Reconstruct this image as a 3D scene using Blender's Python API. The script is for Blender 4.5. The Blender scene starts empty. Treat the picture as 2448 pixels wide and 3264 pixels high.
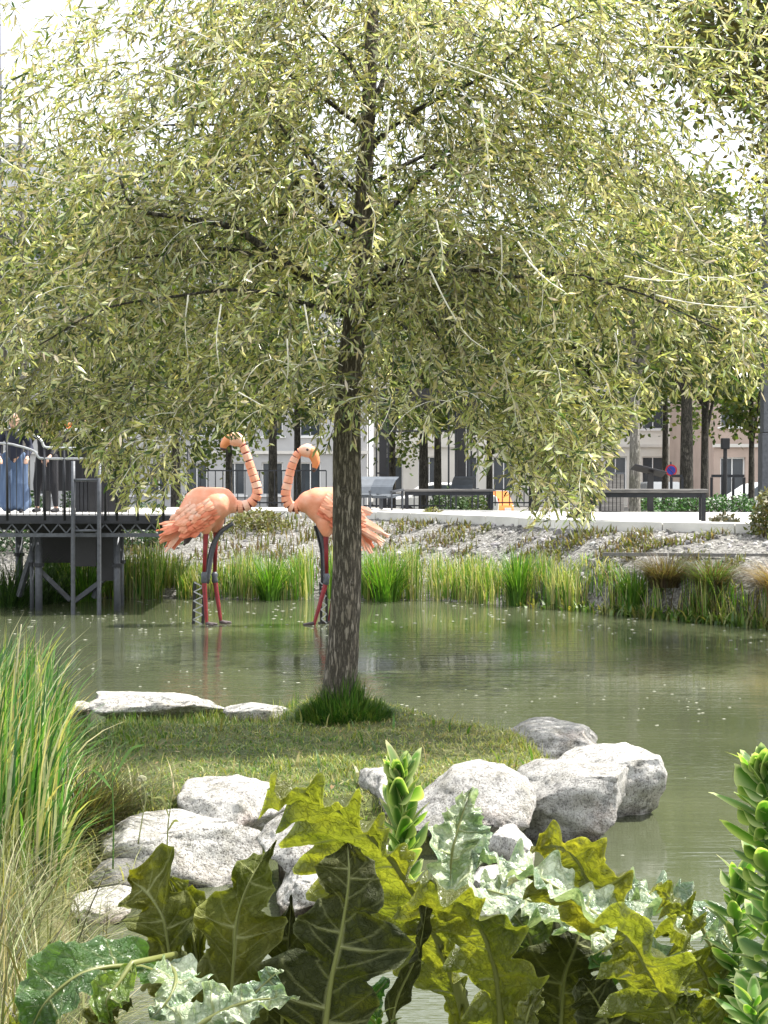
import bpy, bmesh, math, random
import numpy as np
from mathutils import Vector, Matrix, noise
R = math.radians
random.seed(7); RNG = np.random.default_rng(7)
SC = bpy.context.scene
COL = SC.collection

# ------------------------------------------------------------------ camera
F = 5176.0; CX, CY = 1224.0, 1632.0; HOR = 1500.0; EYE = 2.3
PITCH = math.atan((CY - HOR) / F)
cam = bpy.data.cameras.new("camera"); co = bpy.data.objects.new("camera", cam); COL.objects.link(co)
cam.sensor_fit = 'VERTICAL'; cam.sensor_height = 24; cam.lens = 24 * F / 3264
cam.clip_start = 0.05; cam.clip_end = 2000
co.location = (0, 0, EYE); co.rotation_euler = (math.pi / 2 - PITCH, 0, 0)
SC.camera = co

# ------------------------------------------------------------------ world, sun, exposure
SUN = Vector((0.50, 0.15, 0.85)).normalized()
EL = math.asin(SUN.z); AZ = math.atan2(SUN.x, SUN.y)
world = bpy.data.worlds.new("World"); SC.world = world; world.use_nodes = True
nt = world.node_tree; nt.nodes.clear()
sky = nt.nodes.new('ShaderNodeTexSky'); sky.sky_type = 'NISHITA'; sky.sun_disc = False
sky.sun_elevation = EL; sky.sun_rotation = AZ; sky.air_density = 1.2; sky.dust_density = 3.0
cloud = nt.nodes.new('ShaderNodeRGB'); cloud.outputs[0].default_value = (9.6, 9.7, 9.9, 1)
mixc = nt.nodes.new('ShaderNodeMixRGB'); mixc.inputs[0].default_value = 0.7
bg = nt.nodes.new('ShaderNodeBackground'); bg.inputs[1].default_value = 0.1
wo = nt.nodes.new('ShaderNodeOutputWorld')
nt.links.new(sky.outputs[0], mixc.inputs[1]); nt.links.new(cloud.outputs[0], mixc.inputs[2])
nt.links.new(mixc.outputs[0], bg.inputs[0]); nt.links.new(bg.outputs[0], wo.inputs[0])
sl = bpy.data.lights.new("sun", 'SUN'); sl.energy = 4.6; sl.angle = R(0.5); sl.color = (1, 0.955, 0.88)
so = bpy.data.objects.new("sun", sl); COL.objects.link(so)
so.rotation_euler = SUN.to_track_quat('Z', 'Y').to_euler(); so.location = (20, 0, 30)
vs = SC.view_settings; vs.view_transform = 'Standard'; vs.look = 'None'; vs.gamma = 1; vs.use_curve_mapping = False
vs.exposure = 1.2
SC.render.engine = 'CYCLES'
SC.cycles.use_denoising = True
SC.cycles.max_bounces = 8; SC.cycles.transparent_max_bounces = 8

# ------------------------------------------------------------------ helpers
_u = (0.0, math.sin(PITCH), math.cos(PITCH)); _f = (0.0, math.cos(PITCH), -math.sin(PITCH))
def P(px, py, D):
    """world point seen at pixel (px,py) of the 2448x3264 picture at distance y = D"""
    xc = (px - CX) / F; yc = -(py - CY) / F
    dy = _f[1] + yc * _u[1]; dz = _f[2] + yc * _u[2]
    k = D / dy
    return Vector((xc * k, D, EYE + dz * k))
def proj(p):
    y, z = p[1], p[2] - EYE
    d = y * _f[1] + z * _f[2]; v = y * _u[1] + z * _u[2]
    return CX + F * p[0] / d, CY - F * v / d
def G(px, z, D):
    return Vector(((px - CX) / F * D * 1.0, D, z))
def rnd(a, b): return random.uniform(a, b)
def lerp(a, b, t): return a + (b - a) * t
def sstep(a, b, x):
    t = min(1, max(0, (x - a) / (b - a))); return t * t * (3 - 2 * t)
def interp(x, pts):
    if x <= pts[0][0]: return pts[0][1]
    for (a, b), (c, d) in zip(pts, pts[1:]):
        if x <= c: return lerp(b, d, (x - a) / (c - a))
    return pts[-1][1]

class MB:
    def __init__(s): s.v = []; s.f = []; s.c = []
    def add(s, v, f, col=None):
        n = len(s.v); s.v.extend([tuple(p) for p in v]); s.f.extend([tuple(i + n for i in q) for q in f])
        if col is not None: s.c.extend([col] * len(v))
    def box(s, c, d, rot=None, col=None):
        hx, hy, hz = d[0] / 2, d[1] / 2, d[2] / 2
        v = [Vector((x, y, z)) for x in (-hx, hx) for y in (-hy, hy) for z in (-hz, hz)]
        if rot is not None: v = [rot @ p for p in v]
        c = Vector(c); v = [p + c for p in v]
        s.add(v, [(0, 1, 3, 2), (4, 6, 7, 5), (0, 4, 5, 1), (2, 3, 7, 6), (0, 2, 6, 4), (1, 5, 7, 3)], col)
    def bar(s, a, b, w, h=None, col=None):
        a = Vector(a); b = Vector(b); d = b - a; L = d.length
        s.box((a + b) / 2, (w, h or w, L), d.to_track_quat('Z', 'Y').to_matrix(), col)
    def tube(s, pts, rad, n=8, cap=True, col=None):
        pts = [Vector(p) for p in pts]; m = len(pts)
        if not hasattr(rad, '__len__'): rad = [rad] * m
        t0 = (pts[1] - pts[0]).normalized()
        nrm = t0.orthogonal().normalized(); vs_ = []; fs = []
        for i in range(m):
            t = (pts[min(i + 1, m - 1)] - pts[max(i - 1, 0)]).normalized()
            nrm = (nrm - t * nrm.dot(t)).normalized(); bn = t.cross(nrm)
            for k in range(n):
                a = 2 * math.pi * k / n
                vs_.append(pts[i] + (nrm * math.cos(a) + bn * math.sin(a)) * rad[i])
        for i in range(m - 1):
            for k in range(n):
                fs.append((i * n + k, i * n + (k + 1) % n, (i + 1) * n + (k + 1) % n, (i + 1) * n + k))
        if cap:
            fs.append(tuple(range(n - 1, -1, -1))); fs.append(tuple((m - 1) * n + k for k in range(n)))
        s.add(vs_, fs, col)
    def build(s, name, mat, parent=None, smooth=False, bevel=0, **tags):
        me = bpy.data.meshes.new(name); me.from_pydata(s.v, [], s.f)
        if s.c and len(s.c) == len(s.v):
            a = me.color_attributes.new("Col", 'FLOAT_COLOR', 'POINT')
            arr = np.ones((len(s.v), 4), dtype=np.float32); arr[:, :3] = np.array(s.c, dtype=np.float32)
            a.data.foreach_set('color', arr.ravel())
        if smooth: me.polygons.foreach_set('use_smooth', [True] * len(me.polygons))
        me.update()
        return obj(name, me, mat, parent, bevel=bevel, **tags)

def obj(name, me, mat, parent=None, bevel=0, loc=None, **tags):
    if mat is not None:
        me.materials.clear(); me.materials.append(mat)
    o = bpy.data.objects.new(name, me); COL.objects.link(o)
    if parent is not None:
        o.parent = parent
        o.matrix_parent_inverse = Matrix.Translation(-parent.location) if parent.type == 'EMPTY' else Matrix.Identity(4)
    if loc is not None: o.location = loc
    if bevel:
        m = o.modifiers.new('bevel', 'BEVEL'); m.width = bevel; m.segments = 2; m.limit_method = 'ANGLE'
    for k, v in tags.items(): o[k] = v
    return o
def thing(name, loc, label, cat, group=None, rz=0.0):
    o = bpy.data.objects.new(name, None); COL.objects.link(o); o.location = Vector(loc); o.empty_display_size = 0.1
    o['label'] = label; o['category'] = cat
    if group: o['group'] = group
    return o
def tag(o, label, cat, group=None):
    o['label'] = label; o['category'] = cat
    if group: o['group'] = group
    return o
def copy_tree(o, delta, label):
    """copy a thing and its parts, shifted by delta (parts are in world coords via the parent inverse)"""
    r = o.copy(); COL.objects.link(r); r.location = o.location + Vector(delta); r['label'] = label
    for ch in o.children:
        c = ch.copy(); COL.objects.link(c); c.parent = r
        for g in ch.children:
            d = g.copy(); COL.objects.link(d); d.parent = c
    return r
def spline(pts, n):
    pts = [Vector(p) for p in pts]
    q = [pts[0] * 2 - pts[1]] + pts + [pts[-1] * 2 - pts[-2]]
    out = []; m = len(pts) - 1
    for i in range(n):
        u = i / (n - 1) * m; k = min(int(u), m - 1); t = u - k
        a, b, c, d = q[k], q[k + 1], q[k + 2], q[k + 3]
        out.append(0.5 * ((2 * b) + (c - a) * t + (2 * a - 5 * b + 4 * c - d) * t * t + (3 * b - a - 3 * c + d) * t ** 3))
    return out
def blob(name, caps, mat, parent=None, voxel=0.02, smooth=6, disp=None, **tags):
    """one continuous surface round tapered capsules (p0, r0, p1, r1)"""
    bm = bmesh.new()
    for p0, r0, p1, r1 in caps:
        p0 = Vector(p0); p1 = Vector(p1); d = p1 - p0; L = d.length
        k = max(2, int(L / (min(r0, r1) * 0.35)) + 1)
        k = min(k, 14)
        for i in range(k + 1):
            t = i / k
            bmesh.ops.create_icosphere(bm, subdivisions=2, radius=lerp(r0, r1, t), matrix=Matrix.Translation(p0.lerp(p1, t)))
    me = bpy.data.meshes.new(name + '_raw'); bm.to_mesh(me); bm.free()
    t = bpy.data.objects.new('tmp', me); COL.objects.link(t)
    m = t.modifiers.new('r', 'REMESH'); m.mode = 'VOXEL'; m.voxel_size = voxel
    if smooth:
        s = t.modifiers.new('s', 'SMOOTH'); s.iterations = smooth; s.factor = 0.5
    dg = bpy.context.evaluated_depsgraph_get()
    me2 = bpy.data.meshes.new_from_object(t.evaluated_get(dg)); me2.name = name
    bpy.data.objects.remove(t); bpy.data.meshes.remove(me)
    me2.polygons.foreach_set('use_smooth', [True] * len(me2.polygons))
    if disp:
        for v in me2.vertices: v.co = disp(v.co.copy())
    return obj(name, me2, mat, parent, **tags)

# ------------------------------------------------------------------ materials
def newmat(name):
    m = bpy.data.materials.new(name); m.use_nodes = True; t = m.node_tree
    return m, t, t.nodes['Principled BSDF'], t.nodes['Material Output']
def N(t, kind, **kw):
    n = t.nodes.new(kind)
    for k, v in kw.items():
        if k.startswith('i_'): n.inputs[int(k[2:])].default_value = v
        else: setattr(n, k, v)
    return n
def noise_node(t, scale, detail=5, rough=0.55, coord=None, vec_scale=None, coord_kind='Object'):
    tc = N(t, 'ShaderNodeTexCoord'); src = tc.outputs[coord_kind]
    if vec_scale:
        mp = N(t, 'ShaderNodeMapping'); mp.inputs['Scale'].default_value = vec_scale
        t.links.new(src, mp.inputs[0]); src = mp.outputs[0]
    n = N(t, 'ShaderNodeTexNoise'); n.inputs['Scale'].default_value = scale
    n.inputs['Detail'].default_value = detail; n.inputs['Roughness'].default_value = rough
    t.links.new(src, n.inputs['Vector']); return n
def ramp(t, fac, stops):
    r = N(t, 'ShaderNodeValToRGB'); e = r.color_ramp.elements
    while len(e) < len(stops): e.new(0.5)
    for el, (p, c) in zip(e, stops): el.position = p; el.color = (*c, 1)
    t.links.new(fac, r.inputs[0]); return r.outputs[0]
def mat_noise(name, stops, scale=4, rough=0.7, bump=0.3, bscale=None, vec=None, metal=0, bdist=0.01, detail=6):
    m, t, b, o = newmat(name)
    n = noise_node(t, scale, detail=detail, vec_scale=vec)
    t.links.new(ramp(t, n.outputs[0], stops), b.inputs['Base Color'])
    b.inputs['Roughness'].default_value = rough; b.inputs['Metallic'].default_value = metal
    if bump:
        n2 = noise_node(t, bscale or scale * 3, vec_scale=vec)
        bp = N(t, 'ShaderNodeBump'); bp.inputs['Strength'].default_value = bump; bp.inputs['Distance'].default_value = bdist
        t.links.new(n2.outputs[0], bp.inputs['Height']); t.links.new(bp.outputs[0], b.inputs['Normal'])
    return m
def mat_leaf(name, trans=0.45, rough=0.45, tint=(1.35, 1.25, 0.45), spec=0.5, gain=1.0):
    """foliage: colour from the mesh's own pigment attribute, light passes through"""
    m, t, b, o = newmat(name)
    at = N(t, 'ShaderNodeAttribute', attribute_name='Col')
    t.links.new(at.outputs[0], b.inputs['Base Color']); b.inputs['Roughness'].default_value = rough
    b.inputs['Specular IOR Level'].default_value = spec
    mul = N(t, 'ShaderNodeMixRGB', blend_type='MULTIPLY'); mul.inputs[0].default_value = 1
    mul.inputs[2].default_value = (*[x * gain for x in tint], 1)
    t.links.new(at.outputs[0], mul.inputs[1])
    tr = N(t, 'ShaderNodeBsdfTranslucent'); t.links.new(mul.outputs[0], tr.inputs[0])
    mx = N(t, 'ShaderNodeMixShader'); mx.inputs[0].default_value = trans
    t.links.new(b.outputs[0], mx.inputs[1]); t.links.new(tr.outputs[0], mx.inputs[2]); t.links.new(mx.outputs[0], o.inputs[0])
    return m
def mat_flat(name, col, rough=0.6, metal=0, var=0.15, scale=8, bump=0.1):
    lo = tuple(c * (1 - var) for c in col); hi = tuple(min(1, c * (1 + var)) for c in col)
    return mat_noise(name, [(0.3, lo), (0.7, hi)], scale=scale, rough=rough, bump=bump, metal=metal)

M = {}
M['leaf'] = mat_leaf('willow_leaf', 0.5, 0.3, (1.5, 1.48, 1.0), 1.0)
M['bgleaf'] = mat_leaf('background_leaf', 0.42, 0.45)
M['blade'] = mat_leaf('reed_blade', 0.4, 0.45, (1.4, 1.35, 0.5))
M['bract'] = mat_leaf('bract_leaf', 0.45, 0.55, (1.3, 1.5, 0.5), 0.35)
M['steel_dark'] = mat_flat('dark_steel', (0.022, 0.024, 0.030), 0.55, 0.2, 0.3, 12)
M['steel_grey'] = mat_flat('grey_steel', (0.085, 0.092, 0.105), 0.5, 0.3, 0.25, 14)
M['steel_pale'] = mat_flat('galvanised_steel', (0.45, 0.46, 0.47), 0.4, 0.6, 0.2, 14)
M['black'] = mat_flat('black_paint', (0.012, 0.012, 0.015), 0.5, 0, 0.3, 6)
M['white'] = mat_flat('white_paint', (0.78, 0.78, 0.77), 0.5, 0, 0.06, 6)
M['wood'] = mat_noise('weathered_wood', [(0.3, (0.10, 0.095, 0.09)), (0.7, (0.22, 0.21, 0.20))], 3, 0.8, 0.4, vec=(1, 12, 12))
M['concrete'] = mat_noise('pale_concrete', [(0.25, (0.44, 0.43, 0.41)), (0.75, (0.66, 0.65, 0.62))], 2.2, 0.85, 0.25, 25)
M['plaza'] = mat_noise('plaza_paving', [(0.3, (0.36, 0.35, 0.33)), (0.7, (0.5, 0.49, 0.46))], 1.1, 0.9, 0.2, 12)

def mat_bark(name, a, b_, c, sc=15, vec=(1, 1, 0.16), bump=1.0, bd=0.03):
    m, t, b, o = newmat(name)
    n = noise_node(t, sc * 1.3, 8, 0.68, vec_scale=vec)
    n1 = noise_node(t, 2.0, 4, 0.6)
    vo = N(t, 'ShaderNodeTexVoronoi', feature='DISTANCE_TO_EDGE'); vo.inputs['Scale'].default_value = sc * 2.2
    tc = N(t, 'ShaderNodeTexCoord'); mp = N(t, 'ShaderNodeMapping'); mp.inputs['Scale'].default_value = vec
    mixv = N(t, 'ShaderNodeMixRGB'); mixv.inputs[0].default_value = 0.12
    t.links.new(tc.outputs['Object'], mp.inputs[0]); t.links.new(mp.outputs[0], mixv.inputs[1]); t.links.new(n.outputs['Color'], mixv.inputs[2])
    t.links.new(mixv.outputs[0], vo.inputs['Vector'])
    mr = N(t, 'ShaderNodeMapRange'); mr.inputs['From Max'].default_value = 0.22; t.links.new(vo.outputs[0], mr.inputs[0])
    mm = N(t, 'ShaderNodeMath', operation='MULTIPLY'); t.links.new(mr.outputs[0], mm.inputs[0]); t.links.new(n.outputs[0], mm.inputs[1])
    colr = ramp(t, mm.outputs[0], [(0.08, a), (0.42, b_), (0.72, c)])
    mz = N(t, 'ShaderNodeMixRGB', blend_type='MULTIPLY'); mz.inputs[0].default_value = 0.7
    t.links.new(colr, mz.inputs[1]); t.links.new(ramp(t, n1.outputs[0], [(0.35, (0.6, 0.62, 0.5)), (0.65, (1, 1, 1))]), mz.inputs[2])
    t.links.new(mz.outputs[0], b.inputs['Base Color']); b.inputs['Roughness'].default_value = 0.9
    bp = N(t, 'ShaderNodeBump'); bp.inputs['Strength'].default_value = bump; bp.inputs['Distance'].default_value = bd
    t.links.new(mm.outputs[0], bp.inputs['Height']); t.links.new(bp.outputs[0], b.inputs['Normal'])
    return m
M['bark'] = mat_bark('willow_bark', (0.09, 0.076, 0.06), (0.21, 0.18, 0.145), (0.38, 0.345, 0.30))
M['bark_dark'] = mat_bark('dark_bark', (0.03, 0.027, 0.022), (0.10, 0.09, 0.075), (0.22, 0.20, 0.17))
M['bark_pale'] = mat_bark('pale_bark', (0.16, 0.15, 0.13), (0.32, 0.30, 0.27), (0.48, 0.46, 0.42))
M['twig'] = mat_flat('pale_twig', (0.66, 0.64, 0.55), 0.4, 0, 0.25, 5)
M['branch'] = mat_flat('branch_bark', (0.10, 0.09, 0.07), 0.75, 0, 0.4, 20, 0.5)

def mat_granite(name, tone=1.0, pink=0.0, dark=0.35, speck=0.5):
    m, t, b, o = newmat(name)
    big = noise_node(t, 1.8, 5, 0.6); mid = noise_node(t, 14, 6, 0.75); fine = noise_node(t, 70, 4, 0.8)
    base = ramp(t, big.outputs[0], [(0.3, (0.46 * tone, 0.45 * tone, 0.43 * tone)), (0.55, (0.60 * tone, 0.59 * tone, 0.56 * tone)), (0.75, ((0.58 + .08 * pink) * tone, (0.52 - .02 * pink) * tone, (0.47 - .03 * pink) * tone))])
    pat = ramp(t, mid.outputs[0], [(0.36, (dark, dark, dark)), (0.5, (1, 1, 1))])
    m1 = N(t, 'ShaderNodeMixRGB', blend_type='MULTIPLY'); m1.inputs[0].default_value = 0.75; t.links.new(base, m1.inputs[1]); t.links.new(pat, m1.inputs[2])
    sp = ramp(t, fine.outputs[0], [(0.40, (0.18, 0.16, 0.15)), (0.48, (1, 1, 1))])
    m2 = N(t, 'ShaderNodeMixRGB', blend_type='MULTIPLY'); m2.inputs[0].default_value = speck; t.links.new(m1.outputs[0], m2.inputs[1]); t.links.new(sp, m2.inputs[2])
    tc = N(t, 'ShaderNodeTexCoord'); sp_ = N(t, 'ShaderNodeSeparateXYZ'); t.links.new(tc.outputs['Object'], sp_.inputs[0])
    wz = N(t, 'ShaderNodeMapRange'); wz.inputs['From Min'].default_value = .03; wz.inputs['From Max'].default_value = .10
    wn = N(t, 'ShaderNodeMath', operation='MULTIPLY_ADD'); wn.inputs[1].default_value = .12; t.links.new(mid.outputs[0], wn.inputs[0]); t.links.new(sp_.outputs[2], wn.inputs[2])
    wo_ = N(t, 'ShaderNodeMath', operation='SUBTRACT'); wo_.inputs[1].default_value = .06; t.links.new(wn.outputs[0], wo_.inputs[0]); t.links.new(wo_.outputs[0], wz.inputs[0])
    st_ = ramp(t, wz.outputs[0], [(0.0, (.30, .25, .19)), (1.0, (1, 1, 1))])
    m3 = N(t, 'ShaderNodeMixRGB', blend_type='MULTIPLY'); m3.inputs[0].default_value = 1; t.links.new(m2.outputs[0], m3.inputs[1]); t.links.new(st_, m3.inputs[2])
    lich = noise_node(t, 5, 7, .7); lr = ramp(t, lich.outputs[0], [(.50, (1, 1, 1)), (.62, (.52, .50, .42))]); m4 = N(t, 'ShaderNodeMixRGB', blend_type='MULTIPLY'); m4.inputs[0].default_value = .6
    t.links.new(m3.outputs[0], m4.inputs[1]); t.links.new(lr, m4.inputs[2])
    vo = N(t, 'ShaderNodeTexVoronoi', feature='DISTANCE_TO_EDGE'); vo.inputs['Scale'].default_value = 2.3
    mv = N(t, 'ShaderNodeMixRGB'); mv.inputs[0].default_value = .25; t.links.new(tc.outputs['Object'], mv.inputs[1]); t.links.new(mid.outputs['Color'], mv.inputs[2]); t.links.new(mv.outputs[0], vo.inputs['Vector'])
    ck = ramp(t, vo.outputs[0], [(0.0, (.35, .32, .28)), (.022, (1, 1, 1))]); m5 = N(t, 'ShaderNodeMixRGB', blend_type='MULTIPLY'); m5.inputs[0].default_value = .8; t.links.new(m4.outputs[0], m5.inputs[1]); t.links.new(ck, m5.inputs[2])
    t.links.new(m5.outputs[0], b.inputs['Base Color']); b.inputs['Roughness'].default_value = 0.85
    ad = N(t, 'ShaderNodeMath', operation='ADD'); t.links.new(mid.outputs[0], ad.inputs[0])
    mu = N(t, 'ShaderNodeMath', operation='MULTIPLY'); mu.inputs[1].default_value = 0.35; t.links.new(fine.outputs[0], mu.inputs[0]); t.links.new(mu.outputs[0], ad.inputs[1])
    bp = N(t, 'ShaderNodeBump'); bp.inputs['Strength'].default_value = 0.9; bp.inputs['Distance'].default_value = 0.035
    t.links.new(ad.outputs[0], bp.inputs['Height']); t.links.new(bp.outputs[0], b.inputs['Normal'])
    return m
M['granite'] = mat_granite('white_granite', 1.02, 0, .26, .85)
M['granite_pink'] = mat_granite('pink_granite', .92, 1.0, 0.26, 0.85)
M['granite_grey'] = mat_granite('grey_granite', 0.8, 0.4, 0.3, 0.75)
M['granite_dark'] = mat_granite('shade_lichen_granite', 0.35, 0, 0.4, 0.6)

# ------------------------------------------------------------------ terrain
def shore(x): return interp(x, [(-30, 30.5), (-6, 29.6), (1, 28.9), (2.6, 27.6), (4.2, 25.7), (5.6, 23.9), (9, 20.5), (30, 17)])
QF = [(-40, 38.0), (-6, 37.4), (-0.9, 36.3), (2.0, 32.0), (3.7, 28.7), (5.9, 27.3), (9, 25.5), (30, 20)]
QB = [(-40, 41.5), (-0.9, 40.0), (2.0, 37.2), (5.9, 35.4), (30, 33)]
def quay_f(x): return interp(x, QF)
def quay_b(x): return interp(x, QB)
def H(x, y):
    wob = noise.noise(Vector((x * 0.9, y * 0.9, 1.3))) * 0.18
    h = -0.6
    # near bank
    h = max(h, lerp(0.62, -0.6, sstep(4.5, 6.2, y + wob * 2 + max(0, -x - 1.4) * -0.9)))
    # left bank
    h = max(h, lerp(0.16, -0.6, max(sstep(0, 0.55, x + 1.72 + wob * 1.5), sstep(12.9, 13.8, y + wob))))
    # islet
    dx = (x + 0.95) / (2.35 - 0.38 * sstep(11, 13.2, y)); dy = (y - 12.0) / (2.5 - 1.15 * sstep(-.1, .5, x) * sstep(11.8, 12.6, y))
    d = (abs(dx) ** 2.6 + abs(dy) ** 2.6) ** (1 / 2.6)
    h = max(h, lerp(0.31 - 0.18 * (1 - sstep(-1.0, -0.6, x)) * sstep(12.6, 13.3, y), -0.6, sstep(0.88, 1.16, d + wob * 0.25)))
    # far bank
    s = shore(x) + wob; q = quay_f(x)
    if y > s - 1.5:
        if y < s: hb = lerp(-0.6, 0.03, sstep(s - 1.5, s, y))
        else:
            t = min(1, (y - s) / max(1.0, q - s)); hb = lerp(0.03, 1.25, t ** lerp(0.85, 0.42, sstep(2.2, 3.4, x)))
        qb = quay_b(x)
        if y > qb + 0.6: hb = lerp(1.25, 0.3, sstep(qb + 0.6, qb + 7, y))
        h = max(h, hb)
    if -0.1 < h < 1.2 and y < 60: h += noise.noise(Vector((x * 3, y * 3, 5))) * 0.035
    return h
def ground():
    xs = [i * 0.12 for i in range(-75, 76)]
    s = 0.2; a = xs[-1]
    while a < 420: a += s; xs.append(a); s *= 1.16
    s = 0.2; a = xs[0]
    while a > -420: a -= s; xs.insert(0, a); s *= 1.16
    ys = [-30, -12, -5, -2] + [i * 0.13 for i in range(0, 330)]
    s = 0.3; a = ys[-1]
    while a < 700: a += s; ys.append(a); s *= 1.14
    v = [(x, y, H(x, y)) for y in ys for x in xs]; nx = len(xs)
    f = [(j * nx + i, j * nx + i + 1, (j + 1) * nx + i + 1, (j + 1) * nx + i) for j in range(len(ys) - 1) for i in range(nx - 1)]
    me = bpy.data.meshes.new('ground'); me.from_pydata(v, [], f); me.polygons.foreach_set('use_smooth', [True] * len(f))
    m, t, b, o = newmat('ground_soil')
    n = noise_node(t, 2.5, 7, 0.65); n2 = noise_node(t, 18, 6, 0.7)
    c1 = ramp(t, n.outputs[0], [(0.35, (0.06, 0.085, 0.022)), (0.55, (0.13, 0.14, 0.045)), (0.7, (0.20, 0.18, 0.09))])
    c2 = ramp(t, n2.outputs[0], [(0.36, (0.05, 0.047, 0.04)), (0.5, (0.17, 0.165, 0.15)), (0.66, (0.42, 0.41, 0.39))])
    tc = N(t, 'ShaderNodeTexCoord'); sp = N(t, 'ShaderNodeSeparateXYZ'); t.links.new(tc.outputs['Object'], sp.inputs[0])
    mr = N(t, 'ShaderNodeMapRange'); mr.inputs['From Min'].default_value = 20; mr.inputs['From Max'].default_value = 22; t.links.new(sp.outputs[1], mr.inputs[0])
    mx = N(t, 'ShaderNodeMixRGB'); t.links.new(mr.outputs[0], mx.inputs[0]); t.links.new(c1, mx.inputs[1]); t.links.new(c2, mx.inputs[2])
    t.links.new(mx.outputs[0], b.inputs['Base Color']); b.inputs['Roughness'].default_value = 0.95
    bp = N(t, 'ShaderNodeBump'); bp.inputs['Strength'].default_value = 1; bp.inputs['Distance'].default_value = 0.05
    t.links.new(n2.outputs[0], bp.inputs['Height']); t.links.new(bp.outputs[0], b.inputs['Normal'])
    obj('ground', me, m, kind='structure')
ground()

def water():
    m, t, b, o = newmat('pond_water')
    tc = N(t, 'ShaderNodeTexCoord')
    n0 = noise_node(t, 0.5, 3, 0.5)
    b.inputs['Roughness'].default_value = 0.03; b.inputs['IOR'].default_value = 1.333
    t.links.new(ramp(t, n0.outputs[0], [(0.3, (0.054, 0.064, 0.034)), (0.7, (0.078, 0.088, 0.050))]), b.inputs['Base Color'])
    a = noise_node(t, 1.0, 4, 0.6, vec_scale=(1.1, 5.5, 1)); c = noise_node(t, 1.0, 3, 0.5, vec_scale=(7, 16, 1)); g = noise_node(t, 0.22, 2, 0.5)
    gr = N(t, 'ShaderNodeMapRange'); gr.inputs['From Min'].default_value = 0.4; gr.inputs['From Max'].default_value = 0.62
    gr.inputs['To Min'].default_value = 0.15; gr.inputs['To Max'].default_value = 1.0; t.links.new(g.outputs[0], gr.inputs[0])
    m2 = N(t, 'ShaderNodeMath', operation='MULTIPLY'); m2.inputs[1].default_value = 0.22; t.links.new(c.outputs[0], m2.inputs[0])
    ad = N(t, 'ShaderNodeMath', operation='ADD'); t.links.new(a.outputs[0], ad.inputs[0]); t.links.new(m2.outputs[0], ad.inputs[1])
    mm = N(t, 'ShaderNodeMath', operation='MULTIPLY'); t.links.new(ad.outputs[0], mm.inputs[0]); t.links.new(gr.outputs[0], mm.inputs[1])
    bp = N(t, 'ShaderNodeBump'); bp.inputs['Strength'].default_value = 0.62; bp.inputs['Distance'].default_value = 0.022
    t.links.new(mm.outputs[0], bp.inputs['Height']); t.links.new(bp.outputs[0], b.inputs['Normal'])
    mb = MB(); nx, ny = 40, 40
    v = [(lerp(-60, 60, i / nx), lerp(3, 34, j / ny), 0) for j in range(ny + 1) for i in range(nx + 1)]
    f = [(j * (nx + 1) + i, j * (nx + 1) + i + 1, (j + 1) * (nx + 1) + i + 1, (j + 1) * (nx + 1) + i) for j in range(ny) for i in range(nx)]
    mb.add(v, f); mb.build('pond_water', m, kind='structure')
water()
def onwater(x, y): return H(x, y) < -0.05
# floating specks of scum, seeds and fallen catkins on the pond
def specks():
    mb = MB(); k = 0
    while k < 420:
        y = rnd(13.5, 29.0) if random.random() < 0.92 else rnd(7, 13); x = rnd(-0.25, 0.25) * y
        if random.random() > (0.25 + noise.noise(Vector((x * 0.8, y * 0.35, 0))) * 1.1 + (0.5 if 23 < y else 0)): continue
        if not onwater(x, y): continue
        r = rnd(0.006, 0.018) * (y / 20); n = 5; a0 = rnd(0, 6)
        mb.add([(x + math.cos(a0 + i * 1.2566) * r * rnd(1.2, 2.2), y + math.sin(a0 + i * 1.2566) * r * rnd(.8, 1.4), 0.003) for i in range(n)]
               + [(x, y, 0.008)], [(i, (i + 1) % n, n) for i in range(n)]); k += 1
    m = mat_flat('floating_fluff', (0.30, 0.31, 0.24), 0.8)
    o = mb.build('floating_fluff', m, kind='stuff'); tag(o, 'pale floating specks of fluff and pollen scattered over the pond', 'floating debris')
specks()

# quay: kerb stones along the front, paving behind
def quay():
    mb = MB(); xs = [-38 + i * 0.6 for i in range(106)]
    for x0, x1 in zip(xs, xs[1:]):
        a, b = (x0, quay_f(x0) + 0.5), (x1, quay_f(x1) + 0.5); c, d = (x1, quay_b(x1)), (x0, quay_b(x0))
        top = 1.395
        v = [(*a, top), (*b, top), (*c, top), (*d, top), (*a, 1.0), (*b, 1.0), (*c, 1.0), (*d, 1.0)]
        mb.add(v, [(0, 1, 2, 3), (0, 4, 5, 1), (2, 6, 7, 3)])
    q = mb.build('quay', M['plaza'], kind='structure')
    pts = [Vector((x, y, 0)) for x, y in QF]
    kerb = mat_noise('kerb_stone', [(0.3, (0.48, 0.47, 0.44)), (0.7, (0.72, 0.71, 0.67))], 1.5, 0.85, 0.4, 20)
    dens = []
    for a, b in zip(pts, pts[1:]):
        L = (b - a).length; n = max(1, round(L / 1.25))
        for i in range(n): dens.append((a.lerp(b, i / n), a.lerp(b, (i + 1) / n)))
    for a, b in dens:
        if not (-9.0 < a.x < 9.5): 
            continue
        d = (b - a).normalized(); nn = Vector((-d.y, d.x, 0))
        a2 = a + d * 0.008; b2 = b - d * 0.008; L = (b2 - a2).length
        k = MB(); dz = rnd(-.006, .006)
        rot = Matrix.Rotation(math.atan2(d.y, d.x), 3, 'Z')
        k.box((a2 + b2) / 2 + nn * 0.25 + Vector((0, 0, 1.30 + dz)), (L, 0.5, 0.22), rot)
        k.build('kerb_stone', kerb, q, bevel=0.012)
    # sloping strip under the kerb so no gap shows
quay()

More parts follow.
